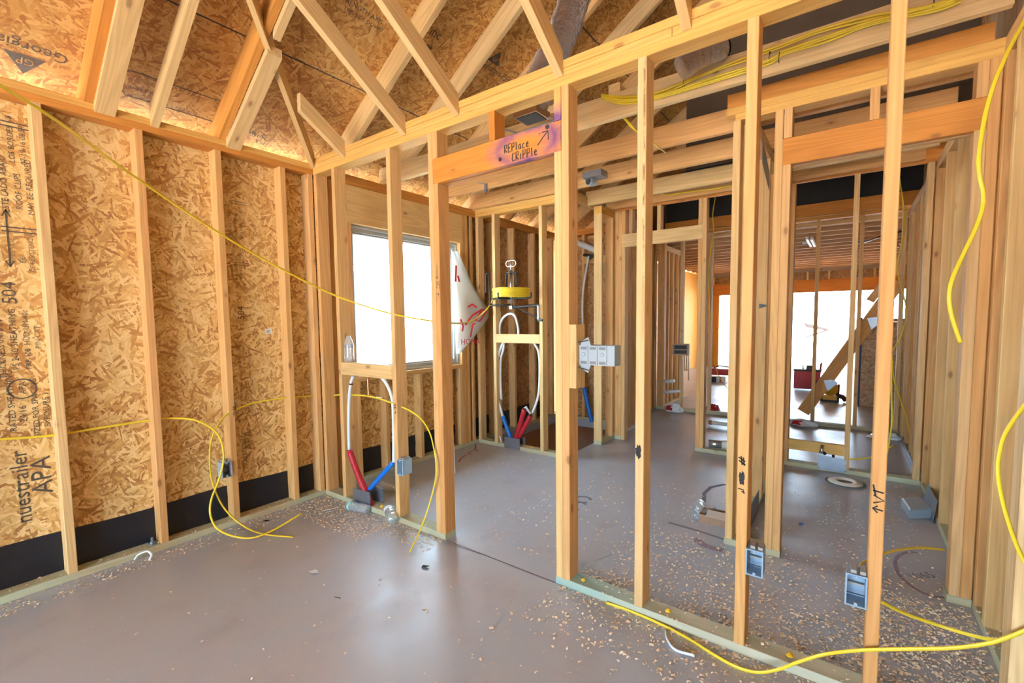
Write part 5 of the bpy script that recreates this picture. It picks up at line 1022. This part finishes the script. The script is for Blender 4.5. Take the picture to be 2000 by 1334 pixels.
# ---------------------------------------------------------------- great room things
t = thing('diagonal_brace', 'leaning timber brace with steel plates in the great room', 'brace', (2.75, 5.1, 0))
bpa = Vector((2.75, 5.10, 0.0)); bpb = Vector((3.66, 5.10, 1.72)); beam(t, 'brace_board', bpa + Vector((0.0, 0, 0.07)), bpb, 0.145, 0.038, (0.8, 0, -0.5), STUD)
u = (bpb - bpa).normalized(); wv = Vector((u.z, 0, -u.x))
for s in (0.53, 1.42):
    c = bpa + u * s + Vector((0.03, -0.021, 0)); m = MB(); n = [c - wv * 0.075, c + u * 0.06, c + wv * 0.07 + u * 0.05, c + wv * 0.03 - u * 0.10]; m.add([Vector(p) for p in n] + [Vector(p) + Vector((0, 0.002, 0)) for p in n], [(0, 1, 2, 3), (7, 6, 5, 4), (0, 4, 5, 1), (1, 5, 6, 2), (2, 6, 7, 3), (3, 7, 4, 0)]); m.obj('steel_gusset', STEEL, t)
beam(t, 'upper_brace', (3.40, 5.16, 1.50), (3.75, 5.16, 2.05), 0.089, 0.038, (0.8, 0, -0.5), STUD)
t = thing('toolbox', 'red wheeled toolbox standing in front of the bright opening', 'toolbox', (2.6, 7.8, 0))
lumpbox(t, 'body', [(2.42, 7.70, 0), (2.82, 7.74, 0), (2.82, 8.0, 0), (2.42, 7.96, 0)], 0.02, 0.34, 0.02, TOOLRED); lumpbox(t, 'lid', [(2.41, 7.69, 0), (2.83, 7.73, 0), (2.83, 8.01, 0), (2.41, 7.97, 0)], 0.341, 0.375, 0.1, BLACKP)
m = MB(); m.tube([(2.79, 7.72, 0.09), (2.79, 7.67, 0.09)], 0.09, 18); m.obj('wheel', BLACKP, t); m = MB(); m.tube([(2.81, 7.85, 0.30), (2.82, 7.85, 0.47), (2.84, 7.85, 0.49)], 0.018, 8); m.obj('handle', TOOLRED, t)
m = MB(); m.box(2.60, 2.70, 7.80, 7.90, 0.376, 0.44); m.tube([(2.55, 7.85, 0.376), (2.55, 7.85, 0.44)], 0.012, 8); m.obj('latch_caddy', BLACKP, t)
t = thing('portable_machine', 'yellow and black portable machine with round drum on far floor', 'machine', (2.99, 6.65, 0))
m = MB(); m.box(2.90, 3.09, 6.58, 6.76, 0.03, 0.10); m.obj('yellow_base', TOOLYEL, t); m = MB(); m.box(2.875, 2.905, 6.57, 6.77, 0.005, 0.09); m.box(3.085, 3.115, 6.57, 6.77, 0.005, 0.09); m.box(2.90, 3.09, 6.575, 6.765, 0.005, 0.03); m.obj('black_feet', BLACKP, t)
m = MB(); m.tube([(3.0, 6.56, 0.20), (3.0, 6.76, 0.20)], 0.10, 20); m.obj('drum', TOOLYEL, t, True); m = MB(); m.tube([(3.07, 6.66, 0.10), (3.16, 6.64, 0.08), (3.20, 6.62, 0.03)], 0.035, 8); m.tube([(3.10, 6.66, 0.1), (3.105, 6.66, 0.27)], 0.015, 8); m.obj('hose', plain('maroon_hose', (0.08, 0.01, 0.015), 0.5), t, True)
m = MB(); [m.tube([(2.94 + 0.02 * i, 6.555, 0.22 + 0.02 * i), (2.96 + 0.02 * i, 6.555, 0.27 + 0.012 * i)], 0.004, 6) for i in range(3)]; m.obj('white_stripes', WHITEP, t)
t = thing('sawhorse', 'white slatted folding sawhorse with violet top and red legs', 'sawhorse', (0.62, 7.3, 0))
m = MB(); m.add([(0.30, 7.40, 0.60), (0.66, 7.30, 0.64), (0.66, 7.20, 0.63), (0.30, 7.30, 0.59)] + [(0.30, 7.40, 0.63), (0.66, 7.30, 0.67), (0.66, 7.20, 0.66), (0.30, 7.30, 0.62)], [(3, 2, 1, 0), (4, 5, 6, 7), (0, 1, 5, 4), (1, 2, 6, 5), (2, 3, 7, 6), (3, 0, 4, 7)]); m.obj('top_rail', PURPLE, t)
for i in range(6):
    m = MB(); x = 0.50 + i * 0.036; m.tube([(x, 7.22, 0.63), (x + 0.05, 7.10, 0.30 if i < 5 else 0.12)], 0.013, 5); m.obj('slat', WHITEP, t)
for a, b in (((0.44, 7.30, 0.56), (0.47, 7.22, 0.02)), ((0.32, 7.36, 0.58), (0.28, 7.45, 0.02))):
    m = MB(); m.tube([a, b], 0.02, 6); m.obj('leg', TOOLRED, t)
m = MB(); m.box(0.40, 0.52, 7.16, 7.28, 0.0, 0.03); m.obj('foot', BLACKP, t)
t = thing('crate', 'grey open crate fixed between hall studs', 'crate', (1.27, 4.55, 0.78)); 
m = MB(); m.box(1.20, 1.42, 4.56, 4.62, 0.80, 0.82); m.box(1.20, 1.42, 4.56, 4.62, 0.94, 0.96); m.box(1.20, 1.22, 4.56, 4.62, 0.82, 0.94); m.box(1.40, 1.42, 4.56, 4.62, 0.82, 0.94); m.obj('frame', GREYWOOD, t); m = MB(); m.box(1.22, 1.40, 4.60, 4.62, 0.82, 0.94); m.obj('dark_back', BLACKP, t); m = MB(); m.box(1.22, 1.40, 4.565, 4.60, 0.87, 0.885); m.obj('slat', GREYWOOD, t)
t = thing('tool_bin', 'dark red low bin at the back of the great room', 'bin', (0.95, 9.1, 0)); lumpbox(t, 'body', [(0.70, 9.0, 0), (1.25, 9.05, 0), (1.25, 9.4, 0), (0.70, 9.35, 0)], 0.0, 0.17, -0.02, TOOLRED); m = MB(); m.tube([(0.74, 9.1, 0.18), (0.85, 9.1, 0.23), (1.2, 9.15, 0.19)], 0.015, 6); m.obj('handle', BLACKP, t)
t = thing('tool_case', 'white and red tool case on the great room floor before the dark red bin', 'case', (1.05, 8.0, 0)); lumpbox(t, 'body', [(0.92, 7.9, 0), (1.22, 7.95, 0), (1.22, 8.2, 0), (0.92, 8.15, 0)], 0.0, 0.13, 0.05, WHITEP); m = MB(); m.box(0.94, 1.05, 7.88, 7.92, 0.01, 0.12); m.obj('front_pocket', BLACKP, t); m = MB(); m.box(1.12, 1.14, 7.89, 7.94, 0.01, 0.12); m.obj('stripe', TOOLRED, t)
t = thing('light_fixture', 'white metal strip fixture under the great room joists', 'light fixture', (2.7, 6.2, 2.42)); m = MB(); m.box(2.67, 2.70, 5.75, 6.6, 2.40, 2.438); m.obj('strip', WHITEP, t); m = MB(); m.box(2.72, 2.75, 5.80, 6.62, 2.40, 2.438); m.obj('strip', WHITEP, t); m = MB(); m.box(2.60, 2.67, 6.2, 6.24, 2.405, 2.438); m.obj('bracket', WHITEP, t)
cable(None, 'black cable sagging under the great room joists', r=0.014, flat=1.0, mat=BLACKP, name='black_cable', pts=[(3.25, 6.75, 2.43), (3.36, 6.55, 2.40), (3.53, 6.2, 2.41), (3.75, 6.0, 2.43)])
t = thing('outlet_box', 'grey box on the hall stud above a dirty splash', 'box', (1.0, 4.3, 0.25)); m = MB(); m.box(0.951, 1.0, 4.18, 4.24, 0.26, 0.43); m.obj('box_shell', STEEL, t); m = MB(); m.box(0.951, 0.985, 4.235, 4.24, 0.30, 0.40); m.obj('cable_clamp', BOXIN, t)
t = pipe_thing('white drain elbow pipes fixed among the hall studs', [('pipe', [(1.06, 4.68, 0.40), (1.20, 4.66, 0.42)], 0.025, PEXW), ('pipe', [(1.05, 4.68, 0.24), (1.30, 4.64, 0.29)], 0.022, PEXW)])
m = MB(); m.add([(2.20, 12.59, 1.16), (2.28, 12.59, 1.02), (2.76, 12.595, 0.94), (2.76, 12.595, 1.0), (2.36, 12.57, 0.84), (2.22, 12.57, 0.72)], [(0, 1, 2, 3), (3, 2, 4, 5)]); o = m.obj('torn_flap', GREYSPRAY, EX); o.modifiers.new('s', 'SOLIDIFY').thickness = 0.004

# ---------------------------------------------------------------- marks on the slab
FZ = ((0, 0, 0), (1, 0, 0), (0, 1, 0))
def fmark(name, lines, w, mat): strokes(FLOOR, name, *FZ, lines, w, mat, off=0.0012)
fmark('chalk_line', [[(1.29, 0.004), (2.05, 0.002)]], 0.004, CHALK)
fmark('slab_crack', [[(1.3, -0.02), (1.6, 0.004), (1.9, -0.004), (2.05, 0.0)], [(2.12, 0.3), (2.17, 0.42)]], 0.003, GREYSPRAY)
fmark('spray_figure', [arc(1.665, 1.02, 0.055, 20, 330, 16), arc(1.70, 0.90, 0.06, 60, 300, 16)], 0.022, GREYSPRAY)
fmark('spray_curve', [[(2.52, 1.93), (2.44, 1.92), (2.37, 1.80), (2.36, 1.64), (2.40, 1.47)]], 0.028, GREYSPRAY)
fmark('spray_curve', [[(2.30, 0.995), (2.48, 0.985), (2.65, 0.955)]], 0.022, GREYSPRAY)
fmark('red_scribble', [[(0.30, 1.15), (0.24, 1.24), (0.20, 1.36), (0.24, 1.40), (0.17, 1.42), (0.16, 1.52), (0.22, 1.52), (0.14, 1.56), (0.08, 1.64), (0.02, 1.70)]], 0.014, REDCHALK)
fmark('violet_circle', [arc(3.56, 1.16, 0.12, 95, 330, 22, 0.24)], 0.016, VIOLETSPRAY)
text_part(FLOOR, 'number_scribble', '1065', 0.07, (3.50, 1.05, 0.0), (0.75, 0.66, 0), (-0.66, 0.75, 0), GREYSPRAY)
fmark('violet_circle', [arc(2.62, 0.86, 0.10, 160, 300, 12, 0.05)], 0.05, VIOLETSPRAY)

# ---------------------------------------------------------------- wood shavings
def shavings(name, label, regions, seed, size):
    r = random.Random(seed); vs = []; fs = []
    for (x0, x1, y0, y1, z, n, bias) in regions:
        for _ in range(n):
            x = x0 + (x1 - x0) * r.random(); y = y0 + (y1 - y0) * (r.random() ** bias if bias > 0 else 1 - r.random() ** -bias)
            L = size * (0.5 + 1.3 * r.random() ** 2); w = L * (0.28 + 0.3 * r.random()); a = r.random() * 6.283; cu = 0.25 + 0.9 * r.random(); zz = z + 0.0008
            d = (math.cos(a), math.sin(a)); q = (-d[1], d[0]); tilt = (r.random() - 0.5) * 0.8
            k = len(vs)
            for i in range(4):
                s = (i / 3 - 0.5) * L; h = cu * L * (0.25 - (i / 3 - 0.5) ** 2 * (1 if r.random() > 0.2 else 0.3))
                for sg in (-1, 1):
                    vs.append((x + d[0] * s + q[0] * w * sg / 2, y + d[1] * s + q[1] * w * sg / 2, max(z + 0.0004, zz + h + tilt * w * sg / 2)))
            fs += [(k + 2 * i, k + 2 * i + 2, k + 2 * i + 3, k + 2 * i + 1) for i in range(3)]
    o = mesh_obj(name, vs, fs, CHIP); tag(o, label, 'shavings', kind='stuff'); return o
shavings('wood_shavings', 'pale curled wood shavings scattered on the slab around the right studs', [
    (2.06, 3.62, -0.30, -0.004, 0, 1500, -1.9), (2.15, 3.66, 0.10, 0.88, 0, 2200, 1.0), (3.25, 3.68, 0.12, 0.86, 0, 2200, 1.0), (2.6, 3.25, 0.1, 0.5, 0, 1000, 1.4),
    (2.72, 3.62, 0.9, 2.65, 0, 1000, 1.4), (1.3, 2.6, 0.12, 1.7, 0, 750, 1.0), (2.15, 3.6, 0.0, 0.089, T2, 130, 1.0), (3.69, 3.76, 0.1, 0.85, T2, 150, 1.0), (2.13, 2.35, 0.10, 0.24, 0, 220, 1.6), (1.9, 2.9, -0.9, -0.25, 0, 160, -1.6)], 3, 0.011)
shavings('wood_shavings', 'wood chips piled on the slab in the corner by the pipes', [
    (0.01, 0.85, -0.32, -0.01, 0, 2200, -1.5), (0.005, 0.16, -1.75, -0.3, 0, 700, 1.0), (0.80, 1.28, -0.17, -0.004, 0, 420, -1.6), (-0.08, -0.01, -1.7, -0.05, T2, 160, 1.0), (0.02, 1.2, 0.004, 0.085, T2, 60, 1.0), (0.1, 2.2, -1.5, -0.2, 0, 130, 1.0), (0.4, 1.2, 0.3, 1.7, 0, 220, 1.0)], 5, 0.0095)
